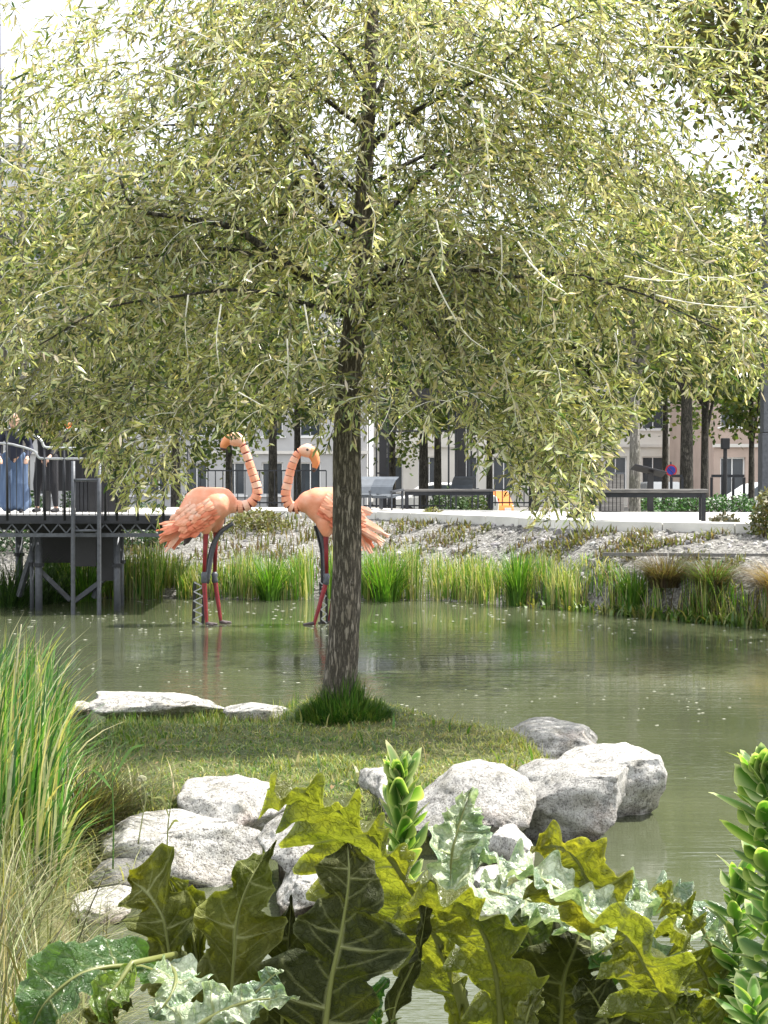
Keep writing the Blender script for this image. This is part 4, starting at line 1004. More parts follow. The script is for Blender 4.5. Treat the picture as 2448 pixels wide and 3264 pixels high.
# ------------------------------------------------------------------ platform on stilts
def platform():
    D0, D1 = 26.2, 30.5; z = 1.60
    t = thing('viewing_platform', G(120, 0, 27), 'dark steel viewing platform on stilts over the pond with people on it', 'platform')
    xl = -8.5; xr = G(640, 0, D0).x
    nb = 20
    for k in range(nb):
        y = lerp(D0, D1, (k + .5) / nb); mb = MB(); mb.box(((xl + xr) / 2, y, z - .02), (xr - xl, (D1 - D0) / nb - .02, .04)); mb.build('deck_board', M['concrete'], t)
    def tube(n, pts, r, m_='steel_dark', nn=8):
        mb = MB(); mb.tube(pts, r, nn); mb.build(n, M[m_], t, smooth=True)
    def Q(px, py, D=D0 - .05): return P(px, py, D)
    mb = MB(); mb.box(((xl + xr) / 2, D0 - .03, z - .09), (xr - xl, .05, .13)); mb.build('edge_beam', M['steel_dark'], t)
    mb = MB(); mb.box(((xl + xr) / 2, D0 - .03, z - .34), (xr - xl, .05, .06)); mb.build('lower_chord', M['steel_grey'], t)
    k = 0; x = xl
    while x < xr - .25:
        mb = MB(); a, b = (x, D0 - .03, z - .16), (x + .125, D0 - .03, z - .31); c = (x + .25, D0 - .03, z - .16)
        mb.bar(a, b, .02); mb.bar(b, c, .02); mb.build('lattice_bar', M['steel_grey'], t) if x > -7 else None; x += .25; k += 1
    for y in (27.2, 28.6, 30.2):
        mb = MB(); mb.box(((xl + xr) / 2, y, z - .17), (xr - xl, .09, .24)); mb.build('joist', M['steel_dark'], t)
    # posts
    for px, D, w, top in ((100, 26.9, .07, 1.28), (122, 26.7, .12, 1.28), (372, 26.6, .11, 1.28), (385, 27.6, .10, 1.28), (-130, 26.7, .14, 1.28), (60, 30.0, .14, 1.28), (330, 30.0, .14, 1.28)):
        g = G(px, 0, D); mb = MB(); mb.tube([(g.x, D, -.5), (g.x, D, top)], w / 2, 12); o = mb.build('post', M['steel_grey'], t, smooth=True)
        mb = MB(); mb.tube([(g.x, D, .72), (g.x, D, .78)], w / 2 + .03, 12); mb.build('collar', M['steel_dark'], o)
    for a, b in (((130, 1822), (222, 1912)), ((120, 1700), (60, 1900)), ((365, 1822), (240, 1915)), ((372, 1700), (300, 1905))):
        mb = MB(); mb.bar(P(*a, 26.85), P(*b, 27.1), .075); mb.build('brace', M['steel_grey'], t)
    # ladder with rungs from the rail down into the water
    for px in (233, 316):
        tube('ladder_rail', [Q(px, 1470, 26.0), Q(px, 1600, 25.98), Q(px, 1955, 25.95), Q(px, 1990, 25.95)], .035, 'steel_grey', 10)
    for py in (1530, 1600, 1692, 1780, 1870):
        if py in (1530, 1692): tube('rung', [Q(233, py, 25.98), Q(316, py, 25.98)], .022, 'steel_grey')
    # railing
    tube('handrail', spline([Q(-200, 1372), Q(0, 1368), Q(60, 1374), Q(110, 1388), Q(132, 1405), Q(140, 1422), Q(160, 1427), Q(300, 1430), Q(440, 1432)], 40), .022, 'steel_pale')
    tube('handrail', spline([Q(-200, 1412), Q(0, 1413), Q(60, 1422), Q(108, 1438), Q(122, 1456), Q(140, 1461), Q(250, 1462), Q(440, 1464)], 40), .02, 'steel_pale')
    for px in (22, 142, 205, 335, 372, 438, 520, 600):
        top = Q(px, 1370 if px < 100 else 1428); tube('stanchion', [(top.x, top.y, z - .1), top], .022, 'steel_dark')
    for px in [30 + i * 21 for i in range(0, 20)]:
        top = Q(px, 1418 if px < 100 else 1462); mb = MB(); mb.tube([(top.x, top.y + .03, z - .02), top + Vector((0, .03, 0))], .007, 5); mb.build('baluster', M['steel_dark'], t)
    # black sheets standing in for shadow below the deck between ladder and end
    mb = MB(); mb.box((lerp(G(240, 0, 27).x, G(318, 0, 27).x, .5), 26.6, z - .62), (.42, .03, .5)); mb.build('shade_panel', M['black'], t)
    mb = MB(); mb.box((G(352, 0, 27).x, 26.8, z - .72), (.32, .03, .8)); mb.build('shade_panel', M['black'], t)
    mb = MB(); mb.box((G(345, 0, 27).x, 27.0, z + .45), (.62, .04, .88)); mb.build('guard_panel', M['black'], t)
    mb = MB(); mb.box((G(215, 0, 27).x, 30.3, z + .36), (1.0, .04, .7)); mb.build('guard_panel', M['steel_dark'], t)
    mb = MB(); mb.box((lerp(G(95, 0, 28).x, G(385, 0, 28).x, .5), 28.0, z - .56), (1.57, .04, .66)); mb.build('back_shade_panel', M['black'], t)  # black sheet filling the underside with painted shadow
platform()

# counter with white top on the platform
def counter():
    D = 28.2; a = P(140, 1372, D); b = P(322, 1372, D); t = thing('counter', (a.lerp(b, .5).x, D, 1.6), 'black counter with a white top on the platform', 'counter')
    mb = MB(); mb.box(((a.x + b.x) / 2, D, (a.z - .03 + 1.95) / 2), (b.x - a.x, .5, a.z - .03 - 1.95)); mb.build('front_panel', M['black'], t)
    mb = MB(); mb.box(((a.x + b.x) / 2, D, a.z), ((b.x - a.x) * 1.06, .62, .055)); mb.build('top', M['white'], t, bevel=.008)
    for s in (-1, 1):
        mb = MB(); mb.box(((a.x + b.x) / 2 + s * (b.x - a.x) * .45, D, 1.775), (.05, .4, .345)); mb.build('leg', M['steel_dark'], t)
    om = mat_flat('orange_plastic', (.75, .16, .03), .35)
    for px, lab, w in ((221, 'low orange bowl on the white counter top', 26), (272, 'upright orange cup on the counter, right of the bowl', 14)):
        p = P(px, 1372, D); r = w / 2 * D / F; mb = MB(); hh = .14 if w < 20 else .1; z = p.z + .03
        mb.tube([(p.x, D - .1, z), (p.x, D - .1, z + .01), (p.x, D - .1, z + hh), (p.x, D - .1, z + hh), (p.x, D - .1, z + .02)], [r * .7, r * .75, r, r * .88, r * .65], 16)
        o = mb.build('cup' if w < 20 else 'bowl', om, smooth=True); tag(o, lab, 'cup' if w < 20 else 'bowl')
counter()
bin_(286, 27.6, 1.6, .40, .52, 'dark grey slatted crate standing behind the ladder', 6, 'steel_dark')

# ------------------------------------------------------------------ people
M['skin'] = mat_flat('skin', (.55, .33, .24), .5, 0, .06, 5, 0)
M['navy'] = mat_flat('navy_cloth', (.018, .022, .045), .8, 0, .3, 6, .3)
M['denim'] = mat_noise('blue_denim', [(.3, (.05, .085, .17)), (.7, (.11, .165, .27))], 3, .85, .3, 40, vec=(8, 8, .6))
M['blackcloth'] = mat_flat('black_cloth', (.012, .012, .016), .85, 0, .3, 6, .3)
M['pinkcloth'] = mat_flat('pink_cloth', (.62, .40, .40), .8, 0, .1, 6, .3)
M['hair_dark'] = mat_flat('dark_hair', (.02, .015, .012), .5, 0, .3, 20, .5)
M['hair_red'] = mat_flat('auburn_hair', (.20, .06, .02), .5, 0, .3, 20, .5)
def person(x, y, z, rz, S, label, top, legsm, hairm, lean=0.0, stance=(.10, .10), wide=False, arm='rest', step=(0, 0), long_hair=False):
    t = thing('person', (x, y, z), label, 'person'); rot = Matrix.Rotation(rz, 3, 'Z'); c = Vector((x, y, z)); k = S / 1.72
    def W(p): return c + rot @ (Vector(p) * k)
    hip = Vector((0, 0, .90)); L = math.sin(lean); Cc = math.cos(lean)
    def up(h, fx=0, fy=0): return Vector((fx, hip.y - 0 + fy - L * h, hip.z + Cc * h))     # forward is -y
    chest = up(.36); neck = up(.54); head = up(.70, 0, -.02)
    sh = [up(.48, s * .185) for s in (-1, 1)]
    feet = [Vector((-stance[0], step[0], .06)), Vector((stance[1], step[1], .06))]
    knees = [Vector((f.x * .85, f.y * .5 - .04, .49)) for f in feet]
    hips = [Vector((s * .095, 0, .88)) for s in (-1, 1)]
    if arm == 'rest': hand = [up(.02, s * .22, -.38) for s in (-1, 1)]; elb = [up(.20, s * .27, -.10) for s in (-1, 1)]
    else: hand = [up(.40, -.16, -.34), up(-.02, .27, -.05)]; elb = [up(.20, -.26, -.14), up(.20, .27, .02)]
    caps = [(W(hips[0].lerp(hips[1], .5)), .125 * k, W(chest), .13 * k), (W(chest), .13 * k, W(up(.46)), .10 * k), (W(up(.47)), .055 * k, W(neck + Vector((0, 0, .04))), .05 * k),
            (W(head), .088 * k, W(head + Vector((0, .01, .05))), .092 * k), (W(head + Vector((0, -.02, -.06))), .06 * k, W(head), .075 * k), (W(head + Vector((0, -.095, -.005))), .016 * k, W(head + Vector((0, -.085, .03))), .011 * k)]
    for s in (0, 1):
        sg = (-1, 1)[s]
        caps += [(W(sh[s]), .05 * k, W(elb[s]), .04 * k), (W(elb[s]), .038 * k, W(hand[s]), .026 * k), (W(up(.46)), .07 * k, W(sh[s]), .055 * k),
                 (W(hips[s]), .088 * k, W(knees[s]), .057 * k), (W(knees[s]), .056 * k, W(feet[s] + Vector((0, 0, .03))), .036 * k),
                 (W(head + Vector((sg * .092, .01, -.005))), .014 * k, W(head + Vector((sg * .092, .012, .025))), .012 * k)]
        hd = (hand[s] - elb[s]).normalized(); sd = hd.cross(Vector((0, 0, 1))).normalized() if abs(hd.z) < .9 else Vector((1, 0, 0))
        pm = hand[s] + hd * .045; caps.append((W(hand[s]), .026 * k, W(pm), .03 * k))
        for i, (o_, l_) in enumerate(((-.03, .062), (-.01, .074), (.01, .07), (.03, .055))):
            b_ = pm + sd * o_; m_ = b_ + hd * l_ * .55 + Vector((0, 0, -.008)); e_ = m_ + hd * l_ * .35 + Vector((0, 0, -.03)); caps += [(W(b_), .0105 * k, W(m_), .0095 * k), (W(m_), .0095 * k, W(e_), .008 * k)]
        b_ = hand[s] + hd * .015 - sd * .025 * sg; caps.append((W(b_), .012 * k, W(b_ + hd * .04 - sd * .03 * sg), .0095 * k))
    body = blob('body', caps, M['skin'], t, .0105 * k, 2)
    # eyes and mouth
    for sg in (-1, 1):
        mb = MB(); p = W(head + Vector((sg * .032, -.088, .028))); bm = bmesh.new(); bmesh.ops.create_uvsphere(bm, u_segments=8, v_segments=6, radius=.011 * k, matrix=Matrix.Translation(p)); me = bpy.data.meshes.new('eye'); bm.to_mesh(me); bm.free(); obj('eye', me, M['hair_dark'], t)
    # clothes
    tc = [(W(hips[0].lerp(hips[1], .5) + Vector((0, 0, .04))), .145 * k, W(chest), .15 * k), (W(chest), .15 * k, W(up(.46)), .115 * k)]
    for s in (0, 1): tc += [(W(up(.455)), .09 * k, W(sh[s]), .07 * k), (W(sh[s]), .068 * k, W(elb[s]), .056 * k), (W(elb[s]), .055 * k, W(elb[s].lerp(hand[s], .82)), .042 * k)]
    blob('jacket', tc, M[top], t, .018 * k, 3, disp=lambda p: p + Vector((noise.noise(p * 9), noise.noise(p * 9 + Vector((3, 3, 3))), 0)) * .012)
    lc = []
    for s in (0, 1):
        r1, r2, r3 = (.14, .15, .165) if wide else (.105, .076, .056)
        lc += [(W(hips[s] + Vector((0, 0, .02))), r1 * k, W(knees[s]), r2 * k), (W(knees[s]), r2 * k, W(feet[s] + Vector((0, 0, .075 if not wide else .12))), r3 * k)]
    lc.append((W(hips[0]), .11 * k, W(hips[1]), .11 * k))
    blob('trousers', lc, M[legsm], t, .018 * k, 3, disp=lambda p: p + Vector((noise.noise(Vector((p.x * 14, p.y * 14, p.z * 2))), noise.noise(Vector((p.x * 12 + 4, p.y * 12, p.z * 2))), 0)) * (.028 if wide else .014))
    for s in (0, 1):
        f = feet[s]; blob('shoe', [(W(f + Vector((0, .06, -.015))), .042 * k, W(f + Vector((0, -.05, -.02))), .04 * k), (W(f + Vector((0, -.05, -.02))), .04 * k, W(f + Vector((0, -.15, -.028))), .032 * k)], M['blackcloth'], t, .014 * k, 2)
    hc = [(W(head + Vector((0, .03, .05))), .10 * k, W(head + Vector((0, .035, .0))), .095 * k)]
    if long_hair: hc += [(W(head + Vector((0, .06, 0))), .08 * k, W(head + Vector((0, .10, -.25))), .06 * k)]
    blob('hair', hc, M[hairm], t, .014 * k, 2)
pd = 26.85
person(G(47, 0, pd).x, pd, 1.6, R(10), 1.70, 'person in navy jacket and wide blue trousers leaning on the platform rail', 'navy', 'denim', 'hair_dark', .45, (.10, .10), True)
pd = 27.2
person(G(150, 0, pd).x, pd, 1.6, R(-12), 1.74, 'person in black with legs apart standing on the platform', 'blackcloth', 'blackcloth', 'hair_dark', .12, (.19, .17), False, 'rest', (.03, -.04))
pd = 28.95
person(G(325, 0, pd).x, pd, 1.6, R(25), 1.66, 'person in pale pink top with auburn hair behind the black counter', 'pinkcloth', 'navy', 'hair_red', .1, (.09, .09), False, 'raise', (0, 0), True)

# ------------------------------------------------------------------ flamingos
def mat_peach(name, a, b_, c):
    m, t, b, o = newmat(name); n = noise_node(t, 5, 6, .6); n2 = noise_node(t, 30, 5, .6, vec_scale=(1, 1, 1))
    t.links.new(ramp(t, n.outputs[0], [(.3, a), (.52, b_), (.72, c)]), b.inputs['Base Color']); b.inputs['Roughness'].default_value = .5
    bp = N(t, 'ShaderNodeBump'); bp.inputs['Strength'].default_value = .35; bp.inputs['Distance'].default_value = .01; t.links.new(n2.outputs[0], bp.inputs['Height']); t.links.new(bp.outputs[0], b.inputs['Normal'])
    return m
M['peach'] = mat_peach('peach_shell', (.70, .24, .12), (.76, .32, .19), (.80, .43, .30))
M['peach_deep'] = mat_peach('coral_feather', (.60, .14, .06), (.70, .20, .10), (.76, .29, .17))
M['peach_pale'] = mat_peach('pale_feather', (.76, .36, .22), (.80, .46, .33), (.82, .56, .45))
M['legred'] = mat_flat('crimson_leg', (.20, .016, .022), .4, 0, .4, 9)
M['joint'] = mat_flat('joint_dark', (.05, .035, .035), .5)
M['beakm'] = mat_flat('orange_beak', (.70, .26, .10), .45)
def feather(name, a, b, w, up, mat, t, curl=.03, tip=.5):
    a = Vector(a); b = Vector(b); d = (b - a); s = d.cross(Vector(up)).normalized(); n = s.cross(d).normalized(); mb = MB(); v = []; m = 9
    for i in range(m):
        k = i / (m - 1); ww = w * (.55 + .45 * math.sin(k * math.pi * .75)) * (1 if k < .85 else tip); c = a + d * k + n * curl * math.sin(k * math.pi)
        v += [c - s * ww, c + n * w * .18, c + s * ww, c - n * w * .05]
    f = []
    for i in range(m - 1):
        for q in range(4): f.append((i * 4 + q, (i + 1) * 4 + q, (i + 1) * 4 + (q + 1) % 4, i * 4 + (q + 1) % 4))
    f += [(3, 2, 1, 0), (4 * m - 4, 4 * m - 3, 4 * m - 2, 4 * m - 1)]
    mb.add(v, f); return mb.build(name, mat, t, smooth=False)
def flamingo(neck, nrad, body, wing, tails, legs, beak, headc, label, D, mirror, frame):
    t = thing('flamingo_sculpture', P(legs[0][-1][0], legs[0][-1][1], D), label, 'sculpture', 'flamingo sculptures standing in the pond')
    def Q(x, y, d=0): return P(x, y, D + d)
    s = D / F
    blob('body', [(Q(x0, y0, d0), r0 * s, Q(x1, y1, d1), r1 * s) for (x0, y0, r0, d0, x1, y1, r1, d1) in body], M['peach'], t, .028, 5)
    # ragged small feathers laid in rows from the tail end to the shoulder
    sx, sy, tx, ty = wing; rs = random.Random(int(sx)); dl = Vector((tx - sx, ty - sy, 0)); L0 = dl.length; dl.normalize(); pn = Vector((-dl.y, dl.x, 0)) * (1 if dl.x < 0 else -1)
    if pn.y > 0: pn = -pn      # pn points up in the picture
    wing = []
    for side in (-1, 1):
        for row in range(6):
            for k in range(8 if side < 0 else 4):
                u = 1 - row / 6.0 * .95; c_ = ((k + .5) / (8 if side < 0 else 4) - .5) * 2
                hw = 52 * math.sin(math.pi * (.22 + .6 * (1 - u * .75)))
                bx = sx + dl.x * L0 * (u * .78) + pn.x * c_ * hw; by = sy + dl.y * L0 * (u * .78) + pn.y * c_ * hw
                ln = rs.uniform(26, 50); an = rs.uniform(-.28, .28) - c_ * .2 * (1 if dl.x < 0 else -1)
                ex = bx + (dl.x * math.cos(an) - dl.y * math.sin(an)) * ln; ey = by + (dl.x * math.sin(an) + dl.y * math.cos(an)) * ln
                wing.append((bx, by, ex, ey, rs.uniform(7, 11), side * (.10 + .17 * math.sqrt(max(0, 1 - (c_ * .92) ** 2))), c_))
    for i, (x0, y0, x1, y1, w, d, c_) in enumerate(wing):
        mt = 'peach_pale' if c_ > .35 + rs.uniform(-.3, .3) else 'peach' if c_ > -.35 + rs.uniform(-.3, .3) else 'peach_deep'  # upper back paler than belly: sunlight put into the feather colour
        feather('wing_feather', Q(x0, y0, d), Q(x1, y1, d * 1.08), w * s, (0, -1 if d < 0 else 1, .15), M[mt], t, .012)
    for i in ():
        feather('wing_feather', Q(x0, y0, d), Q(x1, y1, d * 1.15), w * s, (0, -1 if d < 0 else 1, .15), M['peach'], t, .02)
    for i, (x0, y0, x1, y1, w, d, mt) in enumerate(tails): feather('tail_feather', Q(x0, y0, d), Q(x1, y1, d), w * s, (0, -1, .3), M[mt], t, .03, .45)
    # neck of hinged segments
    q = spline([Q(*p) for p in neck], 15)
    for i in range(14):
        a, b = q[i], q[i + 1]; d = b - a; r0 = interp(i / 14, nrad) * s; r1 = interp((i + 1) / 14, nrad) * s
        g_ = rnd(.84, .98); mb = MB(); mb.tube([a + d * .02, a + d * .08, a + d * (g_ - .06), a + d * g_], [r0 * .93, r0 * 1.02, r1 * 1.0, r1 * .93], 16); mb.build('neck_segment', M['peach_pale'] if i % 4 == 2 else M['peach'], t, smooth=False)
    mb = MB(); mb.tube(q, [interp(i / 14, nrad) * s * .72 for i in range(15)], 10); mb.build('neck_core', M['legred'], t, smooth=True)
    blob('head', [(Q(x0, y0, 0), r0 * s, Q(x1, y1, 0), r1 * s) for (x0, y0, r0, x1, y1, r1) in headc], M['peach_pale'], t, .014, 3)
    mb = MB(); mb.tube(spline([Q(x, y, 0) for x, y, r in beak], 12), [interp(i / 11 * (len(beak) - 1), [(j, b[2]) for j, b in enumerate(beak)]) * s for i in range(12)], 12); bk = mb.build('beak', M['beakm'], t, smooth=True)
    tp = Q(*beak[-1][:2], 0); tq = Q(*beak[-2][:2], 0); mb = MB(); mb.tube([tp.lerp(tq, .35), tp, tp + (tp - tq) * .2], [beak[-1][2] * s * 1.5, beak[-1][2] * s * 1.1, beak[-1][2] * s * .3], 10); mb.build('beak_tip', M['joint'], bk, smooth=True)
    for dd in (-1, 1):
        e = Q(headc[0][0], headc[0][1] - 3, dd * headc[0][2] * s * .92); bm = bmesh.new(); bmesh.ops.create_uvsphere(bm, u_segments=10, v_segments=8, radius=.02, matrix=Matrix.Translation(e)); me = bpy.data.meshes.new('eye'); bm.to_mesh(me); bm.free(); obj('eye', me, M['joint'], t)
    for pts, dd in zip(legs, (-.12, .12)):
        (hx, hy), (kx, ky), (fx, fy) = pts; h = Q(hx, hy, dd); k = Q(kx, ky, dd); f = Q(fx, fy, dd)
        up = h + Vector((0, 0, .18)); mb = MB()
        mb.tube([up, h, h.lerp(k, .3), h.lerp(k, .9)], [.07, .042, .034, .028], 12); mb.tube([k, k.lerp(f, .1), k.lerp(f, .9), f, f - Vector((0, 0, .12))], [.034, .038, .026, .024, .024], 12)
        lg = mb.build('leg', M['legred'], t, smooth=True)
        mb = MB(); mb.tube([h.lerp(k, .86), h.lerp(k, .92), k - (k - h) * 0, k.lerp(f, .07), k.lerp(f, .13)], [.03, .05, .04, .05, .032], 12); mb.build('knee_joint', M['steel_grey'], lg, smooth=True)
        mb = MB(); fz = 0.012
        for a in (-.6, 0, .6):
            dr = Vector((math.sin(a) * .5 + mirror * .8, math.cos(a) * 0 + math.sin(a), 0)).normalized(); mb.tube([(f.x, f.y, fz + .01), (f.x + dr.x * .16, f.y + dr.y * .16, fz - .01)], [.03, .018], 7)
        mb.build('foot', M['joint'], lg)
    # supporting steel lattice and curved tube
    tube, mx = frame
    mb = MB(); mb.tube(spline([Q(x, y, .05) for x, y in tube], 18), .034, 10); mb.build('support_tube', M['steel_grey'], t, smooth=True)
    mb = MB(); mb.tube(spline([Q(x - 9, y + 8, .10) for x, y in tube], 18), .022, 8); mb.build('support_tube', M['steel_dark'], t, smooth=True)
    (ax, ay, bx, by, w) = mx
    a = Q(ax, ay, .1); b = Q(bx, by, .1); sx = Vector((w * s / 2, 0, 0)); fr = None
    mb = MB()
    for sg in (-1, 1):
        for dy in (-.06, .06): mb.bar(a + sx * sg + Vector((0, dy, 0)), b + sx * sg + Vector((0, dy, -.1)), .034)
    lf = mb.build('support_frame', M['black'], t)
    mb = MB(); n = 9
    for i in range(n):
        p = a.lerp(b, i / n); q_ = a.lerp(b, (i + 1) / n); sg = 1 if i % 2 else -1; mb.bar(p + sx * sg + Vector((0, -.075, 0)), q_ - sx * sg + Vector((0, -.075, 0)), .016)
    mb.build('lacing', M['steel_pale'], lf)
    return t
rs_ = random.Random(5)
def tailset(x0, y0, tips, w, base_j=12):
    o = []
    for i, (tx, ty) in enumerate(tips):
        for j in range(2): o.append((x0 + rs_.uniform(-base_j, base_j) * 2, y0 + rs_.uniform(-base_j, base_j) * 1.5, tx + rs_.uniform(-9, 9), ty + rs_.uniform(-9, 9), w * rs_.uniform(.7, 1.15), -.16 + .3 * (i * 2 + j) / (len(tips) * 2), rs_.choice(['peach_deep', 'peach', 'peach_deep', 'peach_pale'])))
    return o
fl1_tail = tailset(602, 1660, [(502, 1700), (505, 1718), (516, 1738), (532, 1752), (552, 1748), (510, 1680)], 9) + [(625, 1690, 585, 1738, 10, .18, 'joint')]
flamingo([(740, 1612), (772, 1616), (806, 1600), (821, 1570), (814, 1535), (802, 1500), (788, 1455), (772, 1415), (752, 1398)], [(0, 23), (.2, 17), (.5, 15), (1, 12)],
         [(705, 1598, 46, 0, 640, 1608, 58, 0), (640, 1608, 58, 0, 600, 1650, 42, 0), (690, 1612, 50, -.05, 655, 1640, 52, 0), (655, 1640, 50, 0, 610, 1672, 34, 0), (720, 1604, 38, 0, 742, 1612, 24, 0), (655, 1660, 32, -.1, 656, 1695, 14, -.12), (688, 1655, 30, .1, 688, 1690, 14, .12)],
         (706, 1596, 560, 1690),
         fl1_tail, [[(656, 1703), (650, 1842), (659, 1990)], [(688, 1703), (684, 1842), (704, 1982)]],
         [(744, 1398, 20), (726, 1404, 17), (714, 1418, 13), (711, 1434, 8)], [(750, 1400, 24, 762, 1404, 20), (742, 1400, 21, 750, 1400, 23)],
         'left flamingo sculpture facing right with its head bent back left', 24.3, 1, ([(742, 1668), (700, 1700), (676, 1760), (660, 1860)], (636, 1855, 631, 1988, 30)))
fl2_tail = [(a_, b_, c_, d_, e_, f_, 'peach_pale' if rs_.random() < .6 else g_) for (a_, b_, c_, d_, e_, f_, g_) in tailset(1112, 1648, [(1234, 1708), (1226, 1728), (1212, 1745), (1192, 1754), (1172, 1758), (1152, 1762)], 10)]
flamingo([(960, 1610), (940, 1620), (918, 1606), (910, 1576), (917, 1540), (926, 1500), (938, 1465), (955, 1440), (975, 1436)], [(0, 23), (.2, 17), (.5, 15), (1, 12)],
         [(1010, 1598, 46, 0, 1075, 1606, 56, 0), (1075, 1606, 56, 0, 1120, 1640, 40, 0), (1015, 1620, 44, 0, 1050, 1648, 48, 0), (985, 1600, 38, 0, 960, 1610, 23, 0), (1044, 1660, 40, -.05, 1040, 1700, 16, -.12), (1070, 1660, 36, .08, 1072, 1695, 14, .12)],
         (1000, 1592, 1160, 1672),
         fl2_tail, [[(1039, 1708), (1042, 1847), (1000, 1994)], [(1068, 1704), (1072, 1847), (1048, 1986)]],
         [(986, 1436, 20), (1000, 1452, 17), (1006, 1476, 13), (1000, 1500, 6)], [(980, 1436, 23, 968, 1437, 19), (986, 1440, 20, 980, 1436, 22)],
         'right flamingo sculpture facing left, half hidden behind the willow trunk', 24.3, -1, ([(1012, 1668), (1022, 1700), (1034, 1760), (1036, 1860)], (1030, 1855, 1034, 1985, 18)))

# ------------------------------------------------------------------ foreground leaves
def mat_bigleaf(name='thistle_leaf', rough=.28, spec=.8, tint=(2.05, 2.0, .8), trans=.5, glare=None):
    m, t, b, o = newmat(name)
    at = N(t, 'ShaderNodeAttribute', attribute_name='Col'); ve = N(t, 'ShaderNodeAttribute', attribute_name='Vein')
    n = noise_node(t, 9, 6, .6); n2 = noise_node(t, 42, 5, .6)
    mot = ramp(t, n.outputs[0], [(.3, (.42, .5, .38)), (.52, (1, 1, 1)), (.72, (1.4, 1.25, .95))])
    m1 = N(t, 'ShaderNodeMixRGB', blend_type='MULTIPLY'); m1.inputs[0].default_value = 1; t.links.new(at.outputs[0], m1.inputs[1]); t.links.new(mot, m1.inputs[2])
    if glare:
        ns = noise_node(t, 17, 5, .62); sf = ramp(t, ns.outputs[0], [(.44, (0, 0, 0)), (.56, (1, 1, 1))]); ms = N(t, 'ShaderNodeMixRGB'); t.links.new(sf, ms.inputs[0]); t.links.new(m1.outputs[0], ms.inputs[1]); ms.inputs[2].default_value = (*glare, 1); m1 = ms  # near-white noise patches put the sun's glare into the leaf colour
    m2 = N(t, 'ShaderNodeMixRGB'); m2.inputs[2].default_value = (.34, .36, .16, 1); t.links.new(ve.outputs['Fac'], m2.inputs[0]); t.links.new(m1.outputs[0], m2.inputs[1])
    t.links.new(m2.outputs[0], b.inputs['Base Color']); b.inputs['Roughness'].default_value = rough; b.inputs['Specular IOR Level'].default_value = spec
    mul = N(t, 'ShaderNodeMixRGB', blend_type='MULTIPLY'); mul.inputs[0].default_value = 1; mul.inputs[2].default_value = (*tint, 1)
    tc = N(t, 'ShaderNodeTexCoord'); wv = N(t, 'ShaderNodeMixRGB'); wv.inputs[0].default_value = .035; t.links.new(tc.outputs['Object'], wv.inputs[1]); t.links.new(n2.outputs['Color'], wv.inputs[2])
    nets = []
    for sc_, wd_ in ((26, .09), (70, .12)):
        vo = N(t, 'ShaderNodeTexVoronoi', feature='DISTANCE_TO_EDGE'); vo.inputs['Scale'].default_value = sc_; t.links.new(wv.outputs[0], vo.inputs['Vector'])
        mr = N(t, 'ShaderNodeMapRange'); mr.inputs['From Max'].default_value = wd_; mr.inputs['To Min'].default_value = 1; mr.inputs['To Max'].default_value = 0; t.links.new(vo.outputs[0], mr.inputs[0]); nets.append(mr)
    nh = N(t, 'ShaderNodeMath', operation='MULTIPLY'); nh.inputs[1].default_value = .3; t.links.new(nets[1].outputs[0], nh.inputs[0])
    nm = N(t, 'ShaderNodeMath', operation='MAXIMUM'); n0_ = N(t, 'ShaderNodeMath', operation='MULTIPLY'); n0_.inputs[1].default_value = .55; t.links.new(nets[0].outputs[0], n0_.inputs[0]); t.links.new(n0_.outputs[0], nm.inputs[0]); t.links.new(nh.outputs[0], nm.inputs[1])
    vx = N(t, 'ShaderNodeMath', operation='MAXIMUM'); t.links.new(ve.outputs['Fac'], vx.inputs[0]); t.links.new(nm.outputs[0], vx.inputs[1])
    vd = N(t, 'ShaderNodeMixRGB', blend_type='MULTIPLY'); vd.inputs[2].default_value = (.30, .33, .28, 1); t.links.new(vx.outputs[0], vd.inputs[0]); t.links.new(m1.outputs[0], vd.inputs[1]); t.links.new(vd.outputs[0], mul.inputs[1])
    tr = N(t, 'ShaderNodeBsdfTranslucent'); t.links.new(mul.outputs[0], tr.inputs[0])
    mx = N(t, 'ShaderNodeMixShader'); mx.inputs[0].default_value = trans; t.links.new(b.outputs[0], mx.inputs[1]); t.links.new(tr.outputs[0], mx.inputs[2]); t.links.new(mx.outputs[0], o.inputs[0])
    ad = N(t, 'ShaderNodeMath', operation='ADD'); t.links.new(n2.outputs[0], ad.inputs[0]); nv = N(t, 'ShaderNodeMath', operation='MULTIPLY'); nv.inputs[1].default_value = -1.1; t.links.new(vx.outputs[0], nv.inputs[0]); t.links.new(nv.outputs[0], ad.inputs[1])
    bp = N(t, 'ShaderNodeBump'); bp.inputs['Strength'].default_value = .8; bp.inputs['Distance'].default_value = .0055; t.links.new(ad.outputs[0], bp.inputs['Height'])
    t.links.new(bp.outputs[0], b.inputs['Normal']); t.links.new(bp.outputs[0], tr.inputs['Normal'])
    return m
M['bigleaf'] = mat_bigleaf(); M['bigleaf_glare'] = mat_bigleaf('thistle_leaf_glare', .22, 1.0, (1.2, 1.4, .7), .22, (.50, .56, .40)); M['bigleaf_matte'] = mat_bigleaf('thistle_leaf_matte', .6, .25, (1.6, 1.6, .4), .3)
M['rib'] = mat_leaf('leaf_rib', .25, .4, (1.2, 1.2, .6))
